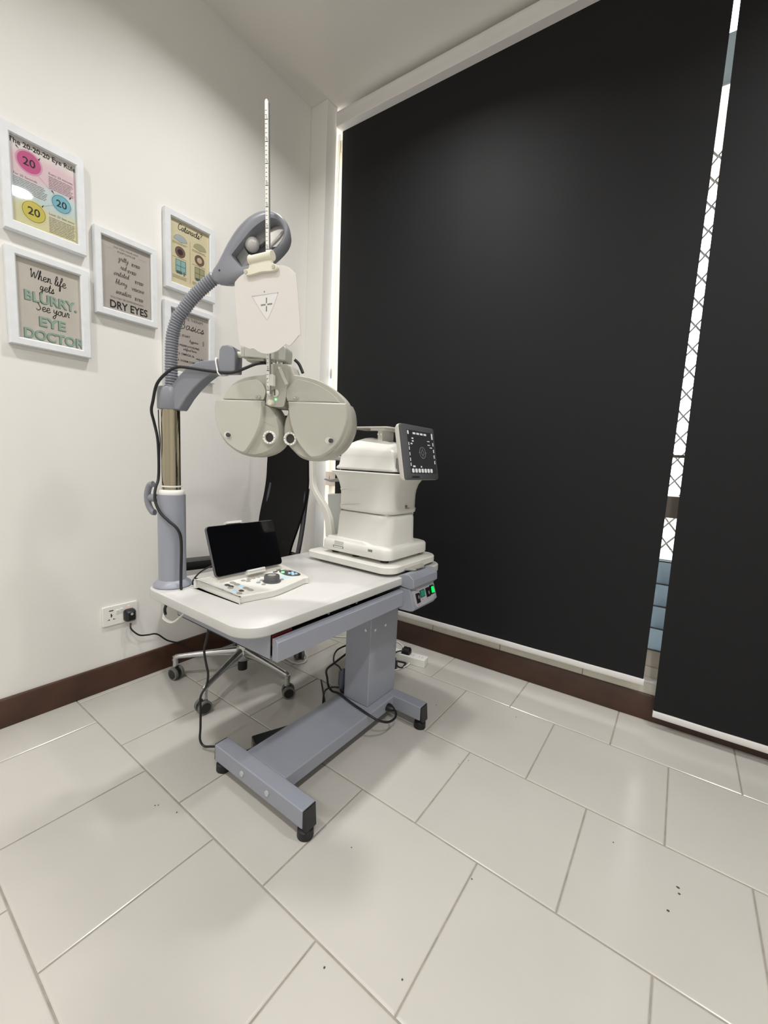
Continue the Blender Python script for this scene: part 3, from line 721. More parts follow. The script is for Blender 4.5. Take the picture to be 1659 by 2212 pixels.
# ---------------------------------------------------------------- gooseneck lamp on the stand
t = empty('gooseneck_lamp', LW(0, 1.258), 'grey gooseneck lamp with ribbed neck and open head, above the post', 'lamp')
FLEX = [(.003, 1.258), (.0045, 1.285), (.0045, 1.321), (.0067, 1.376), (.0112, 1.412), (.0259, 1.452), (.047, 1.48), (.0751, 1.512), (.1078, 1.54), (.145, 1.567)]
P = smooth([(a, b) for a, b in FLEX], 12, closed=False)
tot = sum((b - a).length for a, b in zip(P, P[1:]))
nr = int(tot / .0078) * 4; path = []
acc = 0; j_ = 0
cum = [0]
for a, b in zip(P, P[1:]): cum.append(cum[-1] + (b - a).length)
for k in range(nr + 1):
    d = tot * k / nr
    while j_ + 2 < len(cum) and cum[j_ + 1] < d: j_ += 1
    q = P[j_].lerp(P[j_ + 1], (d - cum[j_]) / max(1e-9, cum[j_ + 1] - cum[j_])); path.append((q.x, q.y, 0))
rib = [.0148, .0176, .0183, .0176]
fx = MB(MA); L = []
for k, q in enumerate(path):
    q = Vector(q); a = Vector(path[max(0, k - 1)]); b = Vector(path[min(len(path) - 1, k + 1)]); tt = (b - a).normalized(); nn = Vector((-tt.y, tt.x, 0)); bb = Vector((0, 0, 1))
    L.append([q + rib[k % 4] * (math.cos(2 * math.pi * i / 24) * nn + math.sin(2 * math.pi * i / 24) * bb) for i in range(24)])
fx.loft(L); fx.build('flexible_neck', METALD, t, ang=80)
LAMP = [(.138, 1.565), (.1595, 1.595), (.1908, 1.648), (.2199, 1.687), (.2534, 1.715), (.2838, 1.727), (.3089, 1.729), (.3344, 1.722), (.3545, 1.708), (.367, 1.687), (.3706, 1.666), (.3621, 1.642), (.3402, 1.619), (.3107, 1.597), (.2704, 1.573), (.2445, 1.556), (.2132, 1.547), (.1752, 1.541), (.1595, 1.548)]
RECESS = [(.2056, 1.614), (.2324, 1.644), (.2659, 1.679), (.2986, 1.700), (.3241, 1.706), (.3464, 1.695), (.359, 1.672), (.3545, 1.653), (.333, 1.629), (.2964, 1.609), (.2659, 1.591), (.2364, 1.582)]
NL = 72
lo_ = resample(smooth(LAMP, 5), NL); rc = resample(smooth(RECESS, 5, sharp=(0, 11)), NL)
# align recess start with the outline by nearest angle around the recess centre
cc = sum((Vector((p.x, p.y)) for p in rc), Vector((0, 0))) / NL
def byang(pl):
    c_ = cc; n_ = len(pl); out = []
    for k in range(NL):
        a = 2 * math.pi * k / NL; dr_ = Vector((math.cos(a), math.sin(a))); best = None
        for i in range(n_):
            p, q = Vector((pl[i].x, pl[i].y)) - c_, Vector((pl[(i + 1) % n_].x, pl[(i + 1) % n_].y)) - c_
            e = q - p; det = dr_.x * (-e.y) + e.x * dr_.y
            if abs(det) < 1e-12: continue
            s_ = (p.x * (-e.y) + e.x * p.y) / det; u_ = (dr_.x * p.y - dr_.y * p.x) / det
            if s_ > 0 and -1e-6 <= u_ <= 1 + 1e-6 and (best is None or s_ > best): best = s_
        out.append(c_ + dr_ * (best or .02))
    return out
A_ = byang(lo_); B_ = byang(rc); z_ = lambda pl, w: [(p.x, p.y, w) for p in pl]
mixp = lambda a, b, k: [p.lerp(q, k) for p, q in zip(a, b)]
cen = lambda pl, k: [cc + (p - cc) * k for p in pl]
hd = MB(MA).loft([z_(cen(A_, .5), -.036), z_(cen(A_, .76), -.032), z_(cen(A_, .93), -.017), z_(A_, .004), z_(cen(A_, .997), .015), z_(mixp(A_, B_, .25), .0225), z_(mixp(A_, B_, .6), .0245), z_(B_, .022), z_(cen(B_, .97), .004), z_(cen(B_, .9), -.018), z_(cen(B_, .6), -.024)])
head = hd.build('lamp_head', METALD, t, ang=60)
MB(MA).sphere((.256, 1.652, -.002), .0205, 20, sc=(1, 1, .85)).build('bulb', WFRAC, head, label='frosted bulb')
dq = Vector((.82, .57)); nq = Vector((-.57, .82))
def quad(b, c, hl, hw, w0, w1):
    c = Vector(c); b.prism([c - dq * hl - nq * hw, c + dq * hl - nq * hw, c + dq * hl + nq * hw, c - dq * hl + nq * hw], w0, w1)
for a_ in (((.233, 1.616), .017, .023, -.016, .002), ((.284, 1.676), .021, .017, -.016, -.004)):
    cp = MB(MA); quad(cp, *a_); cp.build('lamp_baffle', MIDGREY, head, bevel=.002)
rf = MB(MA); rf.lathe([(.002, -.014), (.02, -.012), (.027, -.006), (.026, -.004)], (0, 0, 0))
bmesh.ops.transform(rf.bm, matrix=MA @ Matrix.Translation((.325, 1.672, 0)) @ Matrix.Rotation(R(35), 4, 'Z') @ Matrix.Diagonal((1.15, .95, 1, 1)) @ MA.inverted(), verts=rf.bm.verts)
rf.build('reflector', REFL, head)
MB(MA).tube([(.30, 1.640, -.006), (.318, 1.655, -.004), (.336, 1.672, -.004), (.345, 1.684, -.006)], .0045, 8).build('lamp_tube', WFRAC, head)
MB(MA).disc((.172, 1.575), .0028, .0168, .0235, 12).build('screw_hole', BLACK, head)

# ---------------------------------------------------------------- phoropter
t = empty('phoropter', LW(.355, 1.345), 'grey-beige digital phoropter with two round-bottomed heads hanging from the arm', 'phoropter')
HOUSE = [(.1764, 1.224), (.1822, 1.238), (.1912, 1.253), (.2037, 1.269), (.2238, 1.282), (.2498, 1.292), (.2842, 1.297), (.3057, 1.300), (.3191, 1.324), (.328, 1.327), (.3754, 1.327), (.3853, 1.321), (.3933, 1.300), (.4121, 1.298), (.4448, 1.292), (.4774, 1.281), (.5056, 1.265), (.5279, 1.248), (.5414, 1.234), (.5472, 1.224), (.3777, 1.224), (.3728, 1.214), (.3643, 1.207), (.3303, 1.208), (.3204, 1.213), (.3079, 1.225)]
hs = smooth(HOUSE, 5, sharp=(0, 7, 8, 11, 12, 19, 20, 25))
hl = lambda d, w: [(p.x, p.y, w) for p in inset(hs, d)]
house = MB(MA).loft([hl(.006, -.045), hl(0, -.038), hl(0, .006), hl(.0012, .010), hl(.0025, .012)]).build('upper_housing', PHOR, t, ang=30)
# raised front cover of the housing, with the chamfered shoulder
COVER = [(.1840, 1.2262), (.1920, 1.243), (.2060, 1.259), (.2260, 1.270), (.2520, 1.278), (.2840, 1.282), (.3040, 1.272), (.315, 1.250), (.3080, 1.2262)]
COVER2 = [(.3795, 1.2256), (.374, 1.250), (.3900, 1.272), (.4080, 1.284), (.4448, 1.278), (.4740, 1.268), (.4990, 1.254), (.5180, 1.239), (.5290, 1.2256)]
for cv, sh in ((COVER, (0, 6, 8)), (COVER2, (0, 2, 8))):
    c_ = smooth(cv, 5, sharp=sh)
    MB(MA).prism(c_, .010, .026).build('front_cover', PHOR, house, bevel=.004, seg=3, ang=30)
mid = smooth([(.3165, 1.215), (.3195, 1.250), (.3245, 1.322), (.3290, 1.325), (.3720, 1.325), (.3790, 1.320), (.3770, 1.250), (.3715, 1.2135), (.3640, 1.208), (.3305, 1.209)], 5, sharp=(0, 2, 5, 7))
MB(MA).prism(mid, .008, .028).build('centre_block', PHOR, t, bevel=.003, seg=3, ang=30)
LHEAD = [(.1666, 1.221), (.3021, 1.223), (.328, 1.214), (.3406, 1.202), (.3553, 1.176), (.3629, 1.150), (.3629, 1.124), (.3553, 1.102), (.3383, 1.085), (.316, 1.073), (.2842, 1.065), (.2551, 1.067), (.2261, 1.076), (.1957, 1.095), (.1755, 1.119), (.163, 1.148), (.1599, 1.175), (.1621, 1.199)]
LPAN = [(.1702, 1.2205), (.3105, 1.2215), (.3100, 1.199), (.306, 1.165), (.2948, 1.133), (.2769, 1.101), (.2599, 1.079), (.2452, 1.079), (.2219, 1.090), (.1985, 1.109), (.1782, 1.139), (.1690, 1.174), (.1672, 1.200)]
RHEAD = [(.383, 1.224), (.5539, 1.222), (.5628, 1.203), (.5673, 1.175), (.566, 1.150), (.5539, 1.118), (.5333, 1.091), (.5065, 1.073), (.4738, 1.063), (.4461, 1.062), (.4179, 1.070), (.3956, 1.088), (.3777, 1.106), (.3687, 1.124), (.3665, 1.145), (.3696, 1.171), (.3786, 1.198)]
RPAN = [(.3875, 1.2215), (.5506, 1.2205), (.5545, 1.201), (.5550, 1.176), (.547, 1.146), (.5356, 1.120), (.5158, 1.097), (.4889, 1.079), (.4621, 1.073), (.4473, 1.080), (.4227, 1.107), (.4057, 1.137), (.3925, 1.176)]
for HD, PN, sh, ps, lens, knob, dk in ((LHEAD, LPAN, (0, 1), (0, 1), (.3315, 1.122), (.2115, 1.124), -1), (RHEAD, RPAN, (0, 1), (0, 1), (.3935, 1.121), (.5145, 1.120), 1)):
    o_ = smooth(HD, 5, sharp=sh); l_ = lambda d, w: [(p.x, p.y, w) for p in inset(o_, d)]
    hd_ = MB(MA).loft([l_(.012, -.050), l_(.004, -.046), l_(0, -.036), l_(0, .010), l_(.003, .020), l_(.008, .0265)]).build('lens_head', PHORD, t, ang=30)
    p_ = smooth(PN, 5, sharp=ps); q_ = lambda d, w: [(p.x, p.y, w) for p in inset(p_, d)]
    MB(MA).loft([q_(-.004, .0250), q_(-.001, .0355), q_(.0006, .0385), q_(.0022, .040)]).build('head_panel', PHOR, hd_, ang=30)
    n = 32
    circ = lambda r: [(lens[0] + r * math.cos(2 * math.pi * k / n), lens[1] + r * math.sin(2 * math.pi * k / n)) for k in range(n)]
    MB(MA).ring(circ(.0185), circ(.0135), .024, .037).build('lens_ring', WHITE, hd_, bevel=.0008, label='white graduated ring')
    mk = MB(MA)
    for k in range(12):
        a = 2 * math.pi * k / 12; w = .0009 if k % 3 == 0 else .0004
        ca, sa = math.cos(a), math.sin(a); r0, r1 = (.0148, .0172)
        mk.prism([(lens[0] + r0 * ca - w * sa, lens[1] + r0 * sa + w * ca), (lens[0] + r1 * ca - w * sa, lens[1] + r1 * sa + w * ca), (lens[0] + r1 * ca + w * sa, lens[1] + r1 * sa - w * ca), (lens[0] + r0 * ca + w * sa, lens[1] + r0 * sa - w * ca)], .037, .0375)
    mk.build('ring_marks', BLACKP, hd_, sm=False)
    MB(MA).disc(lens, .0136, .024, .0275, 28).build('lens_opening', LENS, hd_)
    MB(MA).disc((knob[0] - dk * -.0035 if dk < 0 else knob[0] - .006, knob[1] + .0005), .0115, .0385, .0402, 24, .009).build('knob_recess', BEIGE2, hd_)
    MB(MA).lathe([(.0, 0), (.0064, 0), (.0062, .006), (.004, .0078), (.0, .008)], (0, 0, 0)).build('side_lens', PURPLE, hd_, label='dark purple lens').matrix_basis = Matrix.Identity(4)
    ob = bpy.data.objects[[o.name for o in hd_.children if o.name.startswith('side_lens')][0]]
    # put the little lens onto the panel (mesh was lathed at the arm frame's origin)
    off = MA.to_3x3() @ Vector((knob[0], knob[1], .0395))
    for v in ob.data.vertices: v.co = v.co + off
# nose rest rods, lever, screws, LED and knobs
MB(MA).cyl((.3700, 1.212, -.01), (.3790, 1.165, -.02), .0042).build('nose_rest_rod', CHROME, t)
MB(MA).cyl((.3790, 1.212, -.01), (.3850, 1.172, -.02), .0022).build('nose_rest_rod', CHROME, t)
MB(MA).prism([(.357, 1.172), (.373, 1.172), (.371, 1.148), (.3655, 1.135), (.360, 1.150)], -.04, -.02).build('nose_rest', PHORD, t, bevel=.002)
lev = MB(MA); lev.prism(smooth([(.353, 1.313), (.358, 1.317), (.362, 1.313), (.3825, 1.271), (.3745, 1.268)], 3, sharp=(3, 4)), .0285, .033); lev.build('lever', BEIGE2, t, bevel=.001)
MB(MA).disc((.3572, 1.3125), .0026, .033, .0345, 14).build('lever_screw', CHROME, t)
MB(MA).disc((.3458, 1.2455), .0105, .028, .031, 24).disc((.333, 1.2455), .0075, .028, .036, 20).build('rod_socket', CHROME, t)
MB(MA).lathe([(0, .028), (.0088, .028), (.0088, .038), (.007, .0402), (0, .0405)], (.3337, 1.2185, 0)).build('white_button', CREAM, t, label='cream round button')
MB(MA).disc((.3466, 1.2285), .0028, .028, .0298, 14).build('status_light', GLED, t, label='glowing green light')
for cx in (.2930, .4050):
    MB(MA).disc((cx, 1.2335), .0085, .0265, .0275, 20, .0052).build('eyelet', PHORD, house)
    for dx in (-.004, .004): MB(MA).sphere((cx + dx, 1.2335, .0275), .0022, 8).build('eyelet_stud', CHROME, house)
br = smooth([(.2491, 1.371), (.256, 1.375), (.267, 1.3755), (.277, 1.370), (.2862, 1.3655), (.3086, 1.362), (.3368, 1.3655), (.348, 1.372), (.3569, 1.3755), (.3661, 1.374), (.3715, 1.366), (.3703, 1.338), (.365, 1.3355), (.3323, 1.338), (.3, 1.3405), (.25, 1.344)], 4, sharp=(0, 11, 15))
bk = MB(MA).loft([[(p.x, p.y, w) for p in inset(br, d)] for d, w in ((.002, -.026), (0, -.024), (0, .024), (.002, .026))]).build('mounting_bracket', BRKM, t, ang=35)
MB(MA).box(.2345, .2478, 1.344, 1.373, -.02, .02).build('bracket_clamp', BRKM, bk, bevel=.003)
MB(MA).box(.252, .305, 1.334, 1.342, -.02, .02).build('bracket_underplate', PHORD, bk, bevel=.002)
MB(MA).cyl((.345, 1.324, 0), (.345, 1.342, 0), .013).build('hanger_stub', CHROME, bk)

# near-vision rod and card
t = empty('near_vision_chart', LW(.333, 1.30, .05), 'white near-vision card with plus mark clipped on a tall ruled rod', 'near vision chart')
x0, x1 = .3328, .3160
rod = MB(MA)
def rq(v, du, w): return (x0 + (x1 - x0) * (v - 1.24) / (1.973 - 1.24) + du, v, w)
rod.loft([[rq(v, -.0043, .044), rq(v, .0043, .044), rq(v, .0043, .049), rq(v, -.0043, .049)] for v in (1.241, 1.969)] + [[rq(1.973, -.002, .044), rq(1.973, .002, .044), rq(1.973, .002, .049), rq(1.973, -.002, .049)]])
rod.build('ruled_rod', WHITE, t)
sd = MB(MA); sd.loft([[rq(v, .0043, .0425), rq(v, .0062, .0425), rq(v, .0062, .0485), rq(v, .0043, .0485)] for v in (1.241, 1.966)]); sd.build('rod_back', MIDGREY, t)
tk = MB(MA)
k = 0; v = 1.25
while v < 1.955:
    hw = .0030 if k % 5 else .0038
    q = rq(v, 0, .0492); th_ = .0006 if k % 5 else .0009
    tk.poly([(q[0] - hw, v - th_), (q[0] + (.001 if k % 5 else hw), v - th_), (q[0] + (.001 if k % 5 else hw), v + th_), (q[0] - hw, v + th_)], .0493)
    if k % 5 == 0:
        tk.text(str(70 - k // 5 * 5), q[0], v + .003, .0072, w=.0494, sx=.8)
    k += 1; v += .0104
tk.build('rod_scale', INK, t, sm=False)
MC = frame_mat(pc + Vector((math.sin(TH), -math.cos(TH), 0)) * .0 + Vector((math.sin(R(12)), -math.cos(R(12)), 0)) * .05, (math.cos(R(12)), math.sin(R(12)), 0), (0, 0, 1))
CARD = [(.334, 1.520), (.3165, 1.514), (.3022, 1.505), (.2961, 1.493), (.3022, 1.434), (.3124, 1.356), (.3289, 1.343), (.3493, 1.335), (.3595, 1.336), (.3738, 1.328), (.3923, 1.322), (.4105, 1.321), (.433, 1.326), (.4493, 1.335), (.4597, 1.340), (.4719, 1.337), (.4954, 1.358), (.4995, 1.366), (.4848, 1.486), (.4775, 1.501), (.4620, 1.514), (.4430, 1.5215), (.4279, 1.523)]
MC = MC @ Matrix.Translation((0, 0, -.003))
cs = smooth(CARD, 4, sharp=(0, 22, 7, 14))
card = MB(MC).prism(cs, 0, .0022).build('card', CARDM, t, bevel=.0006)
tri = smooth([(.3554, 1.457), (.3585, 1.460), (.426, 1.461), (.4311, 1.456), (.4054, 1.406), (.3942, 1.407)], 4)
MB(MC).ring(resample(inset(tri, -.0006), 48), resample(inset(tri, .0008), 48), .0018, .0024).build('triangle_rim', mat('card_grey', (188, 186, 184), .6), card)
MB(MC).prism(inset(tri, .0008), .0020, .00225).build('triangle_window', mat('pale_grey_card', (222, 221, 220), .5), card, sm=False)
cr = MB(MC); cr.box(.3964, .3996, 1.4405, 1.453, .0022, .0027).box(.3968, .4, 1.421, 1.4335, .0022, .0027).box(.3810, .3952, 1.4355, 1.4388, .0022, .0027).box(.4010, .4156, 1.4355, 1.4388, .0022, .0027)
cr.build('plus_mark', mat('grey_print', (136, 130, 124), .7), card, sm=False)
MB(MC).disc((.3911, 1.4675), .0021, .0021, .0026, 14).build('card_hole', mat('grey_print2', (150, 146, 142), .7), card)
CLIP = [(.3328, 1.519), (.336, 1.523), (.3483, 1.524), (.3503, 1.535), (.3544, 1.538), (.4066, 1.538), (.4168, 1.536), (.4187, 1.527), (.4321, 1.521), (.433, 1.513), (.4238, 1.509), (.4024, 1.510), (.385, 1.511), (.3646, 1.509), (.3411, 1.509)]
cl = MB(MC).prism(smooth(CLIP, 3), .0022, .0105).build('clip_body', CREAM, t, bevel=.0015, label='cream plastic clip')
MB(MC).cyl((.352, 1.543, .006), (.4155, 1.545, .006), .0105).cyl((.3495, 1.543, .006), (.3535, 1.543, .006), .0125).cyl((.411, 1.545, .006), (.4185, 1.545, .006), .0122).build('clip_barrel', CREAM, cl, bevel=.002)
for c_ in ((.3401, 1.516), (.4245, 1.517)): MB(MC).disc(c_, .0048, .0105, .0122, 18).build('clip_screw', mat('stone_screw', (190, 186, 170), .4), cl)
hk = MB(MA); hk.sphere((.3285, 1.2795, .042), .0075, 14, sc=(.8, 1.35, 1)); hk.build('clamp_knob', mat('tan_knob', (184, 172, 148), .35), t)
MB(MA).box(.3375, .3480, 1.262, 1.292, .036, .052).build('rod_holder', WHITE, t, bevel=.0015)

# cable from the phoropter, over the arm and down the post
t = empty('phoropter_cable', LW(.08, 1.30, .03), 'black cable looping from phoropter along arm and down the post', 'cable')
wu = [(.374, 1.352, -.036), (.385, 1.342, -.040), (.395, 1.325, -.038), (.40, 1.315, -.035)]
MB(MA).tube(wu, .0045, 8).build('rear_loop', CABLE, t)
MB(MA).tube([(.315, 1.333, -.012), (.3032, 1.331, .01), (.2795, 1.325, .02), (.2536, 1.312, .028), (.2254, 1.301, .03), (.1963, 1.298, .03), (.1382, 1.303, .03), (.0796, 1.310, .032), (.0461, 1.310, .034), (.0192, 1.295, .038), (-.0112, 1.261, .042), (-.0291, 1.213, .037), (-.0402, 1.185, .030), (-.0425, 1.151, .016), (-.0320, 1.103, .016), (-.0310, 1.033, .014), (-.0305, .985, .018), (-.028, .962, .032), (-.0262, .940, .040), (-.021, .915, .044), (-.004, .885, .046), (.021, .862, .044), (.044, .838, .036), (.052, .800, .030), (.053, .70, .034), (.054, .66, .036), (.058, .654, .040)], .0042, 10, sm=6).build('main_run', CABLE, t)
MB(MA).tube([(-.030, 1.02, .012), (-.021, 1.06, .022), (-.017, 1.10, .025), (-.021, 1.14, .024), (-.025, 1.19, .02)], .0017, 6).build('thin_lead', CABLE, t)
tie = MB().lathe([(.0275, .9615), (.0305, .9615), (.0305, .9655), (.0275, .9655)], (.70, -1.352, 0), n=30)
tie.build('cable_tie', WHITE, t, label='white cable tie')
MB(MA).tube([(.160, 1.3375, 0), (.161, 1.338, .02), (.163, 1.33, .026), (.168, 1.31, .028), (.174, 1.297, .033), (.18, 1.2905, .026), (.185, 1.297, .0)], .0022, 8).build('cable_tie', WHITE, t, label='white cable tie')
MB(MA).sphere((.1605, 1.339, .018), .0042, 10).build('tie_lock', WHITE, t)

# ---------------------------------------------------------------- control console with tablet
t = empty('control_console', (.90, -1.18, .65), 'white control console with rotary dial and grey and blue keys', 'control console')
ko = [(.790, -1.316), (.985, -1.316), (.994, -1.310), (1.006, -1.255), (1.015, -1.205), (1.003, -1.135), (.985, -1.060), (.975, -1.036), (.820, -1.012), (.800, -1.016), (.786, -1.04), (.786, -1.30)]
ks = smooth(ko, 4, sharp=())
kz = lambda d, z: [(p.x, p.y, z + (.97 - p.x) * .035 * max(0, min(1, (z - .656) / .014))) for p in inset(ks, d)]
MB().loft([kz(.002, .6508), kz(.0005, .652), kz(0, .658), kz(0, .6645), kz(.0006, .6648), kz(.0006, .6652), kz(0, .6655), kz(0, .671), kz(.003, .674)]).build('console_body', BEIGE, t, ang=35)
for x, y in ((.81, -1.29), (.97, -1.29), (.81, -1.04), (.95, -1.07)): MB().cyl((x, y, .65), (x, y, .653), .008).build('console_foot', BLACK, t)
def topz(x): return .674 + (.97 - x) * .035
def key(x, y, w, h_, m_, rot=0, nm='key', hz=.003):
    z = topz(x) - .001; M_ = Matrix.Translation((x, y, z)) @ Matrix.Rotation(R(2.0), 4, 'Y') @ Matrix.Rotation(R(rot), 4, 'Z')
    r_ = rrect(-w / 2, w / 2, -h_ / 2, h_ / 2, min(w, h_) * .42, 3)
    MB(M_).loft([[(p.x, p.y, 0) for p in r_], [(p.x, p.y, hz * .7) for p in r_], [(p.x, p.y, hz) for p in inset(r_, .0008)]]).build(nm, m_, t)
D_ = 3.0
for x, y, m_ in ((.894, -1.286, KEYD), (.921, -1.294, KEYG), (.950, -1.300, LIGHTBLUE), (.976, -1.302, KEYG)): key(x, y, .018, .014, m_)
for x, y, m_ in ((.886, -1.262, KEYG), (.908, -1.262, KEYG), (.930, -1.262, LIGHTBLUE), (.952, -1.262, KEYG), (.973, -1.262, KEYG)): key(x, y, .021, .015, m_)
key(.912, -1.285, .016, .013, KEYD); key(.962, -1.285, .016, .013, KEYD)
for x, y in ((.888, -1.226), (.902, -1.218), (.888, -1.205), (.887, -1.188), (.887, -1.170), (.886, -1.152)): key(x, y, .013, .014, KEYG)
for x, y, r_ in ((.884, -1.132, -20), (.890, -1.120, 10), (.902, -1.124, 40)): key(x, y, .012, .016, KEYG, r_)
for x, y, m_ in ((.923, -1.198, LIGHTBLUE), (.933, -1.203, KEYG), (.922, -1.182, KEYG), (.957, -1.202, KEYG), (.955, -1.128, KEYG)): key(x, y, .011, .015, m_, 25)
for x, y in ((.938, -1.110), (.955, -1.106)): key(x, y, .012, .018, LIGHTBLUE)
key(.878, -1.092, .010, .018, KEYD); key(.868, -1.070, .010, .018, KEYD)
pad = MB(Matrix.Translation((.915, -1.063, topz(.915) - .001)) @ Matrix.Rotation(R(2), 4, 'Y'))
pad.prism(smooth([(-.038, -.012), (-.03, .016), (-.005, .024), (.03, .022), (.044, .006), (.03, -.02), (.0, -.026)], 4), 0, .0022); pad.build('key_pad', KEYD, t, bevel=.0006)
for dx, dy in ((-.009, -.006), (.009, -.006), (-.009, .008), (.009, .008), (0, .001)): key(.932 + dx, -1.063 + dy, .010, .009, LIGHTBLUE, 45, hz=.0055)
for dx, dy in ((-.018, .012), (-.008, .016)): key(.905 + dx, -1.068 + dy, .010, .009, KEYG, 0, hz=.005)
key(.900, -1.078, .010, .012, GLED, 0, 'lit_key', .005)
MB(Matrix.Translation((.948, -1.163, topz(.948) - .001))).lathe([(0, 0), (.0285, 0), (.0285, .003), (.0245, .004), (.0240, .0195), (.0225, .0215), (0, .0215)], n=36).build('dial', DKGREY, t, label='dark grey dial')
MB(Matrix.Translation((.948, -1.163, topz(.948) - .001))).lathe([(0, .0214), (.0130, .0214), (.0125, .0222), (0, .0222)]).build('dial_cap', KEYG, t)
# tablet cradle
tn = Vector((.93, 0, .36)).normalized(); tup = Vector((-.36, 0, .93)).normalized()
MT = frame_mat(Vector((.838, -1.178, .772)), (0, 1, 0), tup)
stn = MB(); stn.loft([[(.800, y0, .6755), (.868, y0, .6755), (.868, y1, .6755), (.800, y1, .6755)] if k == 0 else [(.815, y0 + .004, .688), (.864, y0 + .004, .688), (.864, y1 - .004, .688), (.815, y1 - .004, .688)] for k, (y0, y1) in enumerate(((-1.298, -1.048), (-1.298, -1.048)))])
stn.build('cradle_base', BEIGE2, t, bevel=.002)
ck = MB(MT); ck.box(-.022, .045, -.0925, -.077, -.018, .010).box(-.022, .045, -.084, -.080, -.004, .0115); ck.box(-.055, .0, .081, .0885, -.016, .004); ck.box(-.04, .03, -.07, .082, -.017, -.012)
ck.build('tablet_clip', BEIGE, t, bevel=.0015)
t = empty('tablet', (.838, -1.178, .69), 'black tablet with dark screen leaning on the white console', 'tablet')
to = rrect(-.128, .128, -.080, .080, .012, 6)
MB(MT).loft([[(p.x, p.y, -.0105) for p in inset(to, .002)], [(p.x, p.y, -.0085) for p in to], [(p.x, p.y, -.002) for p in to], [(p.x, p.y, 0) for p in inset(to, .0015)]]).build('tablet_body', DKGREY, t)
MB(MT).prism(inset(to, .002), -.0005, .0008).build('tablet_screen', SCREENB, t, sm=False, label='black glass screen')
t = tag(MB().tube([(.757, -1.318, .654), (.755, -1.316, .668), (.762, -1.306, .685), (.785, -1.300, .704), (.81, -1.28, .722), (.826, -1.25, .735)], .0024, 8).build('tablet_cable', CABLE), 'thin black cable rising from the tabletop to the tablet', 'cable')

# ---------------------------------------------------------------- autorefractor
t = empty('autorefractor', (.95, -.62, .688), 'white autorefractor with tilting screen, standing on the sliding platform', 'eye test machine')
def rrect2(x0, x1, y0, y1, rl, rr_, n=6):
    out = []
    for cx, cy, a0, r in ((x1 - rr_, y1 - rr_, 0, rr_), (x0 + rl, y1 - rl, 90, rl), (x0 + rl, y0 + rl, 180, rl), (x1 - rr_, y0 + rr_, 270, rr_)):
        for k in range(n + 1):
            a = R(a0 + 90 * k / n); out.append(Vector((cx + r * math.cos(a), cy + r * math.sin(a))))
    return out
def rr(x0, x1, y0, y1, r, z, n=6): return [(p.x, p.y, z) for p in rrect2(x0, x1, y0, y1, min(r, .014), r, n)]
MB().loft([rr(.790, 1.120, -.770, -.472, .038, .7015), rr(.787, 1.123, -.773, -.469, .04, .706), rr(.788, 1.122, -.772, -.470, .04, .738), rr(.792, 1.118, -.768, -.474, .038, .744), rr(.80, 1.108, -.758, -.484, .036, .748)]).build('base', BEIGE, t, ang=60)
sh = MB().loft([[(.80, -.765, .744), (1.02, -.765, .744), (1.04, -.755, .744), (1.04, -.49, .744), (.80, -.49, .744)], [(.803, -.758, .757), (.98, -.758, .757), (1.0, -.75, .755), (1.0, -.495, .755), (.803, -.495, .757)]]); sh.build('base_shoulder', BEIGE, t, bevel=.004)
for x, y in ((.83, -.735), (.94, -.735), (1.08, -.735), (.83, -.51), (1.08, -.50)): MB().cyl((x, y, .688), (x, y, .703), .016).build('rubber_foot', BLACK, t)
MB().loft([rr(.826, 1.094, -.748, -.510, .05, .745), rr(.834, 1.091, -.743, -.515, .052, .765), rr(.840, 1.090, -.741, -.517, .055, .845), rr(.843, 1.088, -.738, -.52, .055, .862), rr(.850, 1.084, -.732, -.525, .055, .865)]).build('pedestal', BEIGE, t, ang=60)
MB().box(.86, 1.075, -.722, -.535, .86, .882).build('neck', BEIGE2, t)
MB().loft([rr(.853, 1.088, -.732, -.525, .055, .868), rr(.846, 1.096, -.742, -.515, .06, .872), rr(.843, 1.098, -.745, -.512, .062, .886), rr(.845, 1.094, -.742, -.515, .06, .892), rr(.845, 1.094, -.742, -.515, .06, .94), rr(.842, 1.096, -.744, -.513, .06, .962), rr(.836, 1.103, -.747, -.51, .06, .985), rr(.823, 1.118, -.751, -.507, .06, 1.006), rr(.806, 1.136, -.754, -.504, .06, 1.019), rr(.799, 1.144, -.756, -.502, .06, 1.024), rr(.803, 1.14, -.753, -.505, .06, 1.0275)]).build('body', BEIGE, t, ang=60)
for zc, bow, x0_, x1_ in ((.985, -.012, .848, .955), (.958, -.007, .852, .945), (.897, .006, .856, .96)):
    MB().tube([(x0_, -.743, zc - .005), (x0_ + .03, -.744, zc), (x0_ + .07, -.744, zc + bow * .5), (x1_ + .01, -.741, zc + bow)], .004, 8, flat=.6, rf=lambda k: .0045 * (1 - k * .9)).build('body_ridge', BEIGE, t)
MB().box(.84, 1.105, -.735, -.52, 1.022, 1.036).build('joint_gap', DKGREY, t)
def hdloop(z, x0_, x1_, y0_, y1_, rl, r_, drop=0.0, xs=.99):
    out = []
    for p in rrect2(x0_, x1_, y0_, y1_, rl, r_, 6):
        dz = -drop * max(0, (p.x - xs) / (x1_ - xs)) ** 1.5
        out.append((p.x, p.y, z + dz))
    return out
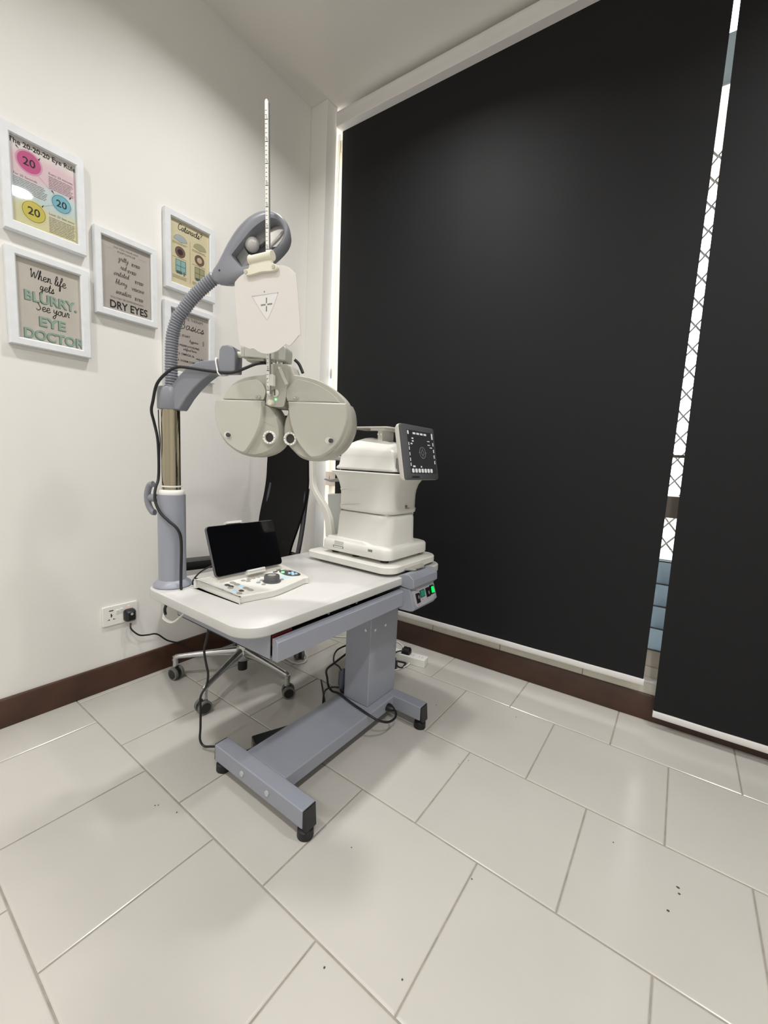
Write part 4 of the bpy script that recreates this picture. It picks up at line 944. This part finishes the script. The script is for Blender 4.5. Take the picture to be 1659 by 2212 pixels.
MB().loft([hdloop(1.0335, .822, 1.118, -.748, -.51, .02, .03), hdloop(1.036, .818, 1.122, -.750, -.508, .02, .03), hdloop(1.043, .819, 1.120, -.749, -.509, .02, .03), hdloop(1.050, .827, 1.116, -.744, -.514, .02, .03), hdloop(1.09, .833, 1.113, -.740, -.518, .022, .03, .004), hdloop(1.114, .838, 1.112, -.737, -.521, .024, .03, .014), hdloop(1.126, .843, 1.110, -.731, -.527, .026, .03, .02), hdloop(1.134, .850, 1.106, -.722, -.536, .03, .03, .022), hdloop(1.150, .868, 1.098, -.695, -.562, .035, .035, .030), hdloop(1.162, .888, 1.085, -.665, -.590, .03, .03, .036), hdloop(1.165, .91, 1.07, -.65, -.605, .02, .02, .036)]).build('head_cover', BEIGE, t, ang=60)
MB().loft([rr(1.09, 1.1285, -.735, -.52, .012, 1.036), rr(1.085, 1.125, -.73, -.525, .012, 1.085)]).build('head_end', MIDGREY, t, label='grey end panel')
# chin rest at the patient's end
cy0, cy1 = -.735, -.505
for yy in (-.72, -.52):
    prof = [(.650, 1.075), (.652, 1.03), (.656, .969), (.668, .935), (.687, .910), (.712, .880), (.731, .854), (.748, .822), (.757, .797), (.764, .740)]
    d_ = [(.020, 1.075), (.021, 1.03), (.022, .969), (.024, .935), (.028, .910), (.034, .88), (.036, .854), (.036, .822), (.034, .797), (.040, .740)]
    MB(frame_mat((0, yy, 0), (1, 0, 0), (0, 0, 1))).prism(smooth([p for p in prof], 4, closed=False) + list(reversed(smooth([(p[0] + w[0], p[1]) for p, w in zip(prof, d_)], 4, closed=False))), -.012, .012).build('chinrest_upright', BEIGE2, t, bevel=.003)
MB().box(.652, .668, -.73, -.51, 1.065, 1.085).build('forehead_band', BEIGE2, t, bevel=.004)
MB().loft([[(.748, -.712, .922), (.83, -.712, .928), (.83, -.53, .928), (.748, -.53, .922)], [(.752, -.71, .86), (.83, -.71, .86), (.83, -.53, .86), (.752, -.53, .86)], [(.772, -.71, .80), (.83, -.71, .80), (.83, -.53, .80), (.772, -.53, .80)], [(.785, -.71, .75), (.83, -.71, .75), (.83, -.53, .75), (.785, -.53, .75)]]).build('chinrest_column', mat('stone_grey_plastic', (168, 170, 166), .45), t, bevel=.004)
MB().cyl((.800, -.66, .925), (.800, -.66, .972), .010).build('chinrest_post', BEIGE2, t)
MB().loft([[(.715, -.70, .980), (.76, -.705, .972), (.82, -.70, .980), (.82, -.62, .980), (.76, -.615, .972), (.715, -.62, .980)], [(.714, -.70, .985), (.76, -.705, .982), (.82, -.70, 1.0), (.82, -.62, 1.0), (.76, -.615, .982), (.714, -.62, .985)]]).cyl((.735, -.69, .984), (.735, -.69, .998), .0015, n=8).build('chin_plate', MIDGREY, t, bevel=.002)
# details: label, slot, port, logo
MB().box(.848, .902, -.7735, -.771, .716, .7245).build('media_slot', DKGREY, t); MB().box(.852, .899, -.7742, -.771, .7175, .7222).build('slot_flap', WHITE, t)
MB().box(.854, .902, -.7730, -.771, .728, .744).build('rating_label', mat('label_grey', (204, 204, 198), .4), t)
MB().box(1.028, 1.048, -.7736, -.771, .727, .736).build('port_cover', MIDGREY, t)
lg = MB(frame_mat((1.0985, -.628, .895), (0, 1, 0), (0, 0, 1))); lg.disc((0, .004), .005, -.004, .0006, 20).box(-.004, .022, -.0045, -.003, -.004, .0006); lg.build('body_emblem', INKG, t)
# rear tray on stem
MB().loft([[(p.x, p.y, z) for p in rrect(.812, 1.04, -.70, -.54, .02)] for z in (1.201, 1.2045)]).build('top_tray', BEIGE2, t, bevel=.001)
MB().box(.963, .986, -.66, -.58, 1.145, 1.203).box(.94, 1.01, -.68, -.56, 1.192, 1.202).build('tray_stem', BEIGE2, t, bevel=.002)
for x in (.967, .982): MB().cyl((x, -.6605, 1.178), (x, -.662, 1.178), .004, n=12).build('stem_screw', CHROME, t)
# screen
mup = Vector((-.04, 0, .2)).normalized()
MM = frame_mat(Vector((1.172, -.6655, 1.110)), (0, 1, 0), mup)
mo = rrect(-.118, .118, -.101, .101, .011, 6)
MB(MM).loft([[(p.x, p.y, -.034) for p in inset(mo, .012)], [(p.x, p.y, -.020) for p in inset(mo, .001)], [(p.x, p.y, -.010) for p in mo], [(p.x, p.y, -.0095) for p in mo]]).build('screen_shell', BEIGE2, t)
MB(MM).loft([[(p.x, p.y, -.0095) for p in inset(mo, .001)], [(p.x, p.y, -.002) for p in inset(mo, .001)], [(p.x, p.y, 0) for p in inset(mo, .004)]]).build('screen_bezel', DKGREY, t, label='dark grey bezel')
disp = MB(MM).box(-.083, .104, -.078, .080, -.001, .0006).build('display', mat('display_grey', (44, 44, 46), .12, emit=(52, 52, 54), es=.35), t, sm=False, label='lit dark display')
ui = MB(MM)
for k in range(7): ui.prism(rrect(-.076 + k * .022, -.060 + k * .022, -.075, -.060, .004, 3), .0006, .0009)
for k in range(4): ui.box(-.045 + k * .026, -.026 + k * .026, .066, .073, .0006, .0009)
ui.box(-.081, -.072, .064, .077, .0006, .0009).box(.090, .100, .055, .078, .0006, .0009)
for y, z in ((-.056, .048), (-.056, .038), (-.066, .028)): ui.box(y, y + .012, z, z + .005, .0006, .0009)
for y, z in ((.055, .044), (.055, .030), (.07, .02)): ui.box(y, y + .018, z, z + .003, .0006, .0009)
for z in (.030, .014, -.006, -.026, -.044): ui.box(-.0805, -.076, z - .007, z + .005, .0006, .0009)
for z in (.036, .010, -.012, -.034): ui.box(.094, .1, z - .007, z + .006, .0006, .0009)
ui.box(-.066, -.050, -.055, -.049, .0006, .0009).box(-.012, -.004, -.056, -.050, .0006, .0009)
ui.build('display_icons', mat('icon_white', (190, 190, 188), .4, emit=(190, 190, 188), es=.5), disp, sm=False)
rt_ = MB(MM)
cA = lambda r, c=(.012, 0): [(c[0] + r * math.cos(2 * math.pi * k / 28), c[1] + r * math.sin(2 * math.pi * k / 28)) for k in range(28)]
rt_.ring(cA(.0215), cA(.0205), .0006, .0009).ring(cA(.009), cA(.008), .0006, .0009)
for dx, dy, w, h_ in ((-.022, 0, .008, .0012), (.022, 0, .008, .0012), (0, .013, .0012, .006), (0, -.013, .0012, .006)): rt_.box(.012 + dx - w / 2, .012 + dx + w / 2, dy - h_ / 2, dy + h_ / 2, .0006, .0009)
rt_.build('display_reticle', mat('reticle_grey', (150, 150, 148), .4, emit=(140, 140, 138), es=.4), disp, sm=False)
MB(MM).box(-.081, -.024, -.0935, -.0925, 0, .0006).box(-.081, -.024, -.0885, -.0875, 0, .0006).box(-.078, -.03, -.092, -.0895, 0, .0005).build('bezel_plate', BLACKP, t, sm=False)
MB().sphere((1.105, -.662, 1.168), .036, 18, sc=(1.25, 1, 1)).build('screen_joint', BEIGE2, t)
MB().box(1.118, 1.165, -.69, -.63, 1.10, 1.12).build('screen_bracket', MIDGREY, t, bevel=.003)

# ---------------------------------------------------------------- office chair
ph = R(255); cf = Vector((math.cos(ph), math.sin(ph), 0)); cl_ = Vector((-cf.y, cf.x, 0)); cl_ = Vector((.966, -.259, 0))
cc3 = Vector((.335, -.832, 0))
t = empty('office_chair', cc3, 'black mesh office chair on polished five-star castor base behind the table', 'chair')
MCH = frame_mat(cc3, cl_, cf)       # local x to the examiner's right, y towards the chair's front, z down
def CW(x, y, z): return cc3 + cl_ * x + cf * y + Vector((0, 0, z))
prof = [(1.275, -.245), (1.24, -.238), (1.15, -.229), (1.05, -.225), (.96, -.223), (.88, -.214), (.80, -.195), (.73, -.178), (.66, -.165), (.60, -.158), (.54, -.155), (.50, -.155)]
wid = [.10, .165, .205, .22, .225, .228, .222, .21, .19, .18, .17, .15]
pz = smooth([(a, b, c) for (a, b), c in zip(prof, wid)], 4, closed=False)
bk = MB(); L = []
for p in pz:
    row = []
    for k in range(13):
        s_ = -1 + 2 * k / 12; row.append(CW(p.z * s_, p.y + .020 * s_ * s_, p.x))
    for k in range(12, -1, -1):
        s_ = -1 + 2 * k / 12; row.append(CW(p.z * s_, p.y - .010 + .020 * s_ * s_, p.x))
    L.append(row)
bk.loft(L).build('backrest', MESHB, t, ang=60)
for s_ in (-.9, 1):
    MB().tube([CW(s_ * .205, -.216, .93), CW(s_ * .211, -.204, .86), CW(s_ * .213, -.192, .76), CW(s_ * .213, -.178, .67), CW(s_ * .208, -.160, .57), CW(s_ * .19, -.14, .49), CW(s_ * .14, -.08, .43)], .0105, 10, flat=1.4).build('back_post', mat('charcoal_plastic', (66, 66, 70), .45), t)
    MB().tube([CW(s_ * .205, -.172, .625), CW(s_ * .165, -.150, .63)], .009, 8, sm=1).build('back_link', BLACKP, t)
    MB().loft([[CW(s_ * .235 + dx, y, z) for dx, z in ((-.035, .508), (.035, .508), (.04, .53), (.034, .556), (-.034, .556), (-.04, .53))] for y in (-.12, -.10, .24, .265)]).build('armrest_pad', BLACKP, t, bevel=.006)
    MB().tube([CW(s_ * .235, .06, .53), CW(s_ * .240, .06, .46), CW(s_ * .20, .05, .405), CW(s_ * .10, .04, .40)], .014, 10, flat=1.6).build('armrest_support', BLACKP, t)
so = rrect(-.235, .235, -.20, .25, .09, 6)
MB(Matrix.Identity(4)).loft([[CW(p.x * k_, p.y * k_ + .0, z) for p in so] for z, k_ in ((.405, .9), (.415, .97), (.435, 1.0), (.455, .99), (.468, .95), (.474, .85))]).build('seat', MESHB, t, ang=70)
MB().box(.335 - .09, .335 + .09, -.832 - .09, -.832 + .09, .365, .408).build('tilt_mechanism', BLACKP, t, bevel=.01)
MB().lathe([(0, .035), (.022, .035), (.022, .10), (.0, .10)], cc3).build('gas_piston', BLACK, t)
MB().lathe([(0, .085), (.030, .085), (.034, .090), (.036, .125), (.030, .135), (.026, .19), (0, .19)], cc3).build('base_hub', ALU, t)
MB().lathe([(0, .18), (.022, .18), (.022, .30), (.014, .30), (.014, .37), (0, .37)], cc3).build('gas_cylinder', BLACKP, t)
for k, a in enumerate((-134.5, -64.5, 2.7, 75.0, 147.0)):
    d = Vector((math.cos(R(a)), math.sin(R(a)), 0)); n_ = Vector((-d.y, d.x, 0))
    lg = MB(); L = []
    for r_, zc, hw, hh in ((.02, .125, .017, .026), (.10, .124, .016, .018), (.22, .115, .013, .013), (.285, .108, .012, .012), (.305, .104, .012, .013), (.316, .094, .010, .012)):
        c_ = cc3 + d * r_ + Vector((0, 0, zc)); L.append([c_ + n_ * hw * math.cos(2 * math.pi * i / 12) + Vector((0, 0, 1)) * hh * math.sin(2 * math.pi * i / 12) for i in range(12)])
    lg.loft(L); lg.cyl(cc3 + d * .306 + Vector((0, 0, .058)), cc3 + d * .306 + Vector((0, 0, .108)), .012, .0125, 14)
    leg = lg.build('base_leg', ALU, t, ang=60)
    wa = {0: R(-80), 1: R(175), 2: R(-35), 3: R(60), 4: R(200)}[k]      # direction of the wheel axle
    ax = Vector((math.cos(wa), math.sin(wa), 0)); hc = cc3 + d * .306 + Vector((0, 0, .0285))
    hc = hc + Vector((-ax.y, ax.x, 0)) * .006
    for s_ in (-1, 1): MB().cyl(hc + ax * s_ * .009, hc + ax * s_ * .024, .0285, .0285, 28).build('castor_wheel', TYRE, leg, bevel=.003)
    wm = MB().cyl(hc - ax * .009, hc + ax * .009, .026, n=24)
    for s_ in (-1, 1): wm.cyl(hc + ax * s_ * .0235, hc + ax * s_ * .0258, .0225, .020, 24)
    wm.cyl(hc + Vector((0, 0, .02)), hc + Vector((0, 0, .036)), .008, n=12)
    wm.build('castor_hood', BLACKP, leg, bevel=.001)

# ---------------------------------------------------------------- power strip, plugs and cables on the floor
Ms = frame_mat(Vector((.845, -.172, 0)), Vector((.972 - .735, -.160 + .201, 0)), Vector((-.041, .237, 0)))
t = empty('power_strip', (.845, -.172, 0), 'white power strip lying on tiles near the window skirting', 'power strip')
MB(Ms).prism(rrect(-.135, .13, -.029, .029, .004), 0, .042).build('strip_body', WHITE, t, bevel=.003)
so_ = MB(Ms)
for k in range(5):
    x = .10 - k * .05
    so_.box(x - .012, x - .009, -.004, .004, .0415, .0424).box(x + .004, x + .010, .006, .009, .0415, .0424).box(x + .004, x + .010, -.009, -.006, .0415, .0424)
so_.build('strip_sockets', MIDGREY, t, sm=False)
tag(MB().tube([(.715, -.20, .02), (.69, -.16, .006), (.66, -.09, .005), (.64, -.03, .005), (.69, -.015, .005), (.74, -.03, .005), (.78, -.075, .005), (.76, -.105, .005), (.69, -.06, .006), (.60, -.04, .005), (.50, -.10, .005), (.42, -.175, .005), (.36, -.215, .005), (.25, -.30, .005), (.2, -.42, .005), (.33, -.565, .005), (.40, -.592, .005), (.455, -.583, .005), (.468, -.545, .005), (.44, -.505, .005), (.40, -.48, .005), (.30, -.40, .005)], .0036, 8, sm=6).build('extension_lead', WCABLE), 'white extension lead winding over tiles behind the table column', 'cable')
tag(MB().tube([(.70, -.28, .0045), (.80, -.345, .0045), (.85, -.338, .0045), (.885, -.28, .0045), (.897, -.22, .0045), (.893, -.185, .006), (.885, -.15, .0045), (.84, -.12, .0045), (.76, -.13, .0045), (.70, -.2, .0045)], .0036, 8, sm=6).build('floor_cable', WCABLE), 'white cable curving on the floor in front of the power strip', 'cable')
def uk_plug(M_):
    b = MB(M_); o = rrect(-.024, .024, -.022, .022, .008, 4)
    b.loft([[(p.x, p.y, 0) for p in o], [(p.x, p.y, .014) for p in o], [(p.x, p.y, .026) for p in inset(o, .004)], [(p.x, p.y, .03) for p in inset(o, .009)]])
    return b
t = empty('plugged_lead', (.862, -.170, .042), 'black plug pushed into the white power strip with short lead', 'power lead')
uk_plug(Ms @ Matrix.Translation((.012, .004, .0424))).build('plug', BLACKP, t)
MB().tube([(.845, -.187, .060), (.828, -.205, .056), (.81, -.222, .044), (.78, -.243, .024), (.73, -.29, .008), (.70, -.36, .006), (.72, -.43, .006)], .0042, 8).build('lead', CABLE, t)
t = empty('loose_plug', (.866, -.284, 0), 'black plug lying loose on tiles with its lead looping to the strip', 'power lead')
uk_plug(Matrix.Translation((.859, -.287, .024)) @ Matrix.Rotation(R(20), 4, 'Z') @ Matrix.Rotation(R(90), 4, 'Y') @ Matrix.Translation((0, 0, -.014))).build('plug', BLACKP, t)
pins = MB()
for dy, dz in ((0, .010), (-.008, -.006), (.008, -.006)): pins.box(.861, .867, -.290 + dy, -.286 + dy, .046, .060) if dz < 0 else pins.box(.853, .859, -.289, -.285, .046, .062)
pins.build('plug_pins', CHROME, t)
MB().tube([(.872, -.282, .022), (.886, -.274, .012), (.892, -.255, .006), (.884, -.225, .005), (.880, -.205, .005), (.862, -.203, .005), (.82, -.215, .005), (.75, -.225, .005), (.69, -.25, .005)], .0042, 8).build('lead', CABLE, t)

t = empty('column_lead', (.90, -.79, .2), 'black mains lead draped over the base beam and plugged into its side', 'power lead')
MB().tube([(.93, -.60, .30), (.92, -.66, .29), (.905, -.72, .262), (.885, -.775, .232), (.875, -.815, .212), (.877, -.812, .175), (.88, -.808, .142), (.885, -.79, .112), (.905, -.777, .1055), (.935, -.782, .106), (.999, -.796, .106), (1.06, -.806, .106), (1.10, -.807, .101), (1.130, -.790, .085), (1.148, -.750, .066), (1.150, -.706, .062), (1.136, -.680, .068), (1.118, -.675, .071)], .0045, 10, sm=6).build('lead', CABLE, t)
MB().loft([[(1.0925, -.675 + .018 * math.cos(a * .5236) , .070 + .016 * math.sin(a * .5236)) for a in range(12)], [(1.105, -.675 + .017 * math.cos(a * .5236), .070 + .015 * math.sin(a * .5236)) for a in range(12)], [(1.122, -.675 + .008 * math.cos(a * .5236), .071 + .007 * math.sin(a * .5236)) for a in range(12)]]).build('plug', BLACKP, t)
t = empty('power_adapter', (.915, -.748, .18), 'dark power adapter fixed on the left side of the table column', 'power adapter')
MB().loft([[(.932, -.788, .135), (.932, -.700, .135), (.932, -.700, .218), (.932, -.778, .218)], [(.922, -.790, .14), (.922, -.705, .14), (.922, -.705, .213), (.922, -.785, .213)], [(.908, -.782, .15), (.908, -.715, .15), (.908, -.715, .205), (.908, -.778, .205)]]).build('adapter_body', mat('slate_plastic', (78, 82, 96), .4), t, bevel=.003)
MB().tube([(.925, -.782, .213), (.912, -.782, .225), (.902, -.80, .245), (.900, -.803, .27), (.901, -.792, .290), (.903, -.765, .298), (.915, -.70, .30), (.93, -.62, .30)], .0034, 8).build('adapter_lead', CABLE, t)
uk_plug(frame_mat((.9335, -.752, .1265), (0, 1, 0), (0, 0, 1)) @ Matrix.Rotation(R(180), 4, 'Y') @ Matrix.Scale(.9, 4)).build('adapter_plug', BLACKP, t)
MB().tube([(.908, -.768, .126), (.895, -.785, .130), (.885, -.802, .131), (.880, -.822, .128), (.879, -.832, .112), (.879, -.835, .07), (.878, -.83, .02), (.86, -.80, .005), (.80, -.74, .005), (.66, -.62, .005)], .0036, 8).build('adapter_cord', CABLE, t)
t = empty('control_pedal', (.83, -1.08, 0), 'flat black box on floor, half hidden behind the base beam', 'box')
Mb = frame_mat(Vector((.846, -1.068, 0)), Vector((.38, .92, 0)), Vector((-.92, .38, 0)))
MB(Mb).prism(rrect(-.068, .10, -.030, .026, .006), .002, .05).build('box_shell', BLACKP, t, bevel=.003)
MB(Mb).box(-.0688, -.067, .0, .008, .014, .040).build('box_label', KEYG, t)
MB().tube([(.822, -1.135, .02), (.812, -1.15, .014), (.80, -1.165, .008), (.78, -1.18, .005), (.75, -1.19, .005)], .0045, 8).build('box_lead', CABLE, t)
tag(MB().tube([(.735, -1.25, .546), (.735, -1.25, .50), (.722, -1.25, .445), (.706, -1.25, .396), (.718, -1.25, .35), (.729, -1.25, .318), (.720, -1.25, .275), (.690, -1.25, .232), (.679, -1.25, .205), (.681, -1.25, .17), (.68, -1.25, .10), (.668, -1.245, .045), (.682, -1.238, .022), (.715, -1.228, .030), (.748, -1.222, .040), (.775, -1.222, .030), (.81, -1.19, .012)], .0040, 8, sm=6).build('hanging_lead', CABLE), 'black lead hanging from under the table down to the near foot bar', 'cable')
tag(MB().tube([(.765, -1.385, .6215), (.755, -1.395, .615), (.748, -1.4, .60), (.7475, -1.401, .588), (.754, -1.402, .5805)], .0042, 8).build('corner_lead', CABLE), 'short black lead hanging into the clear hook under table corner', 'cable')
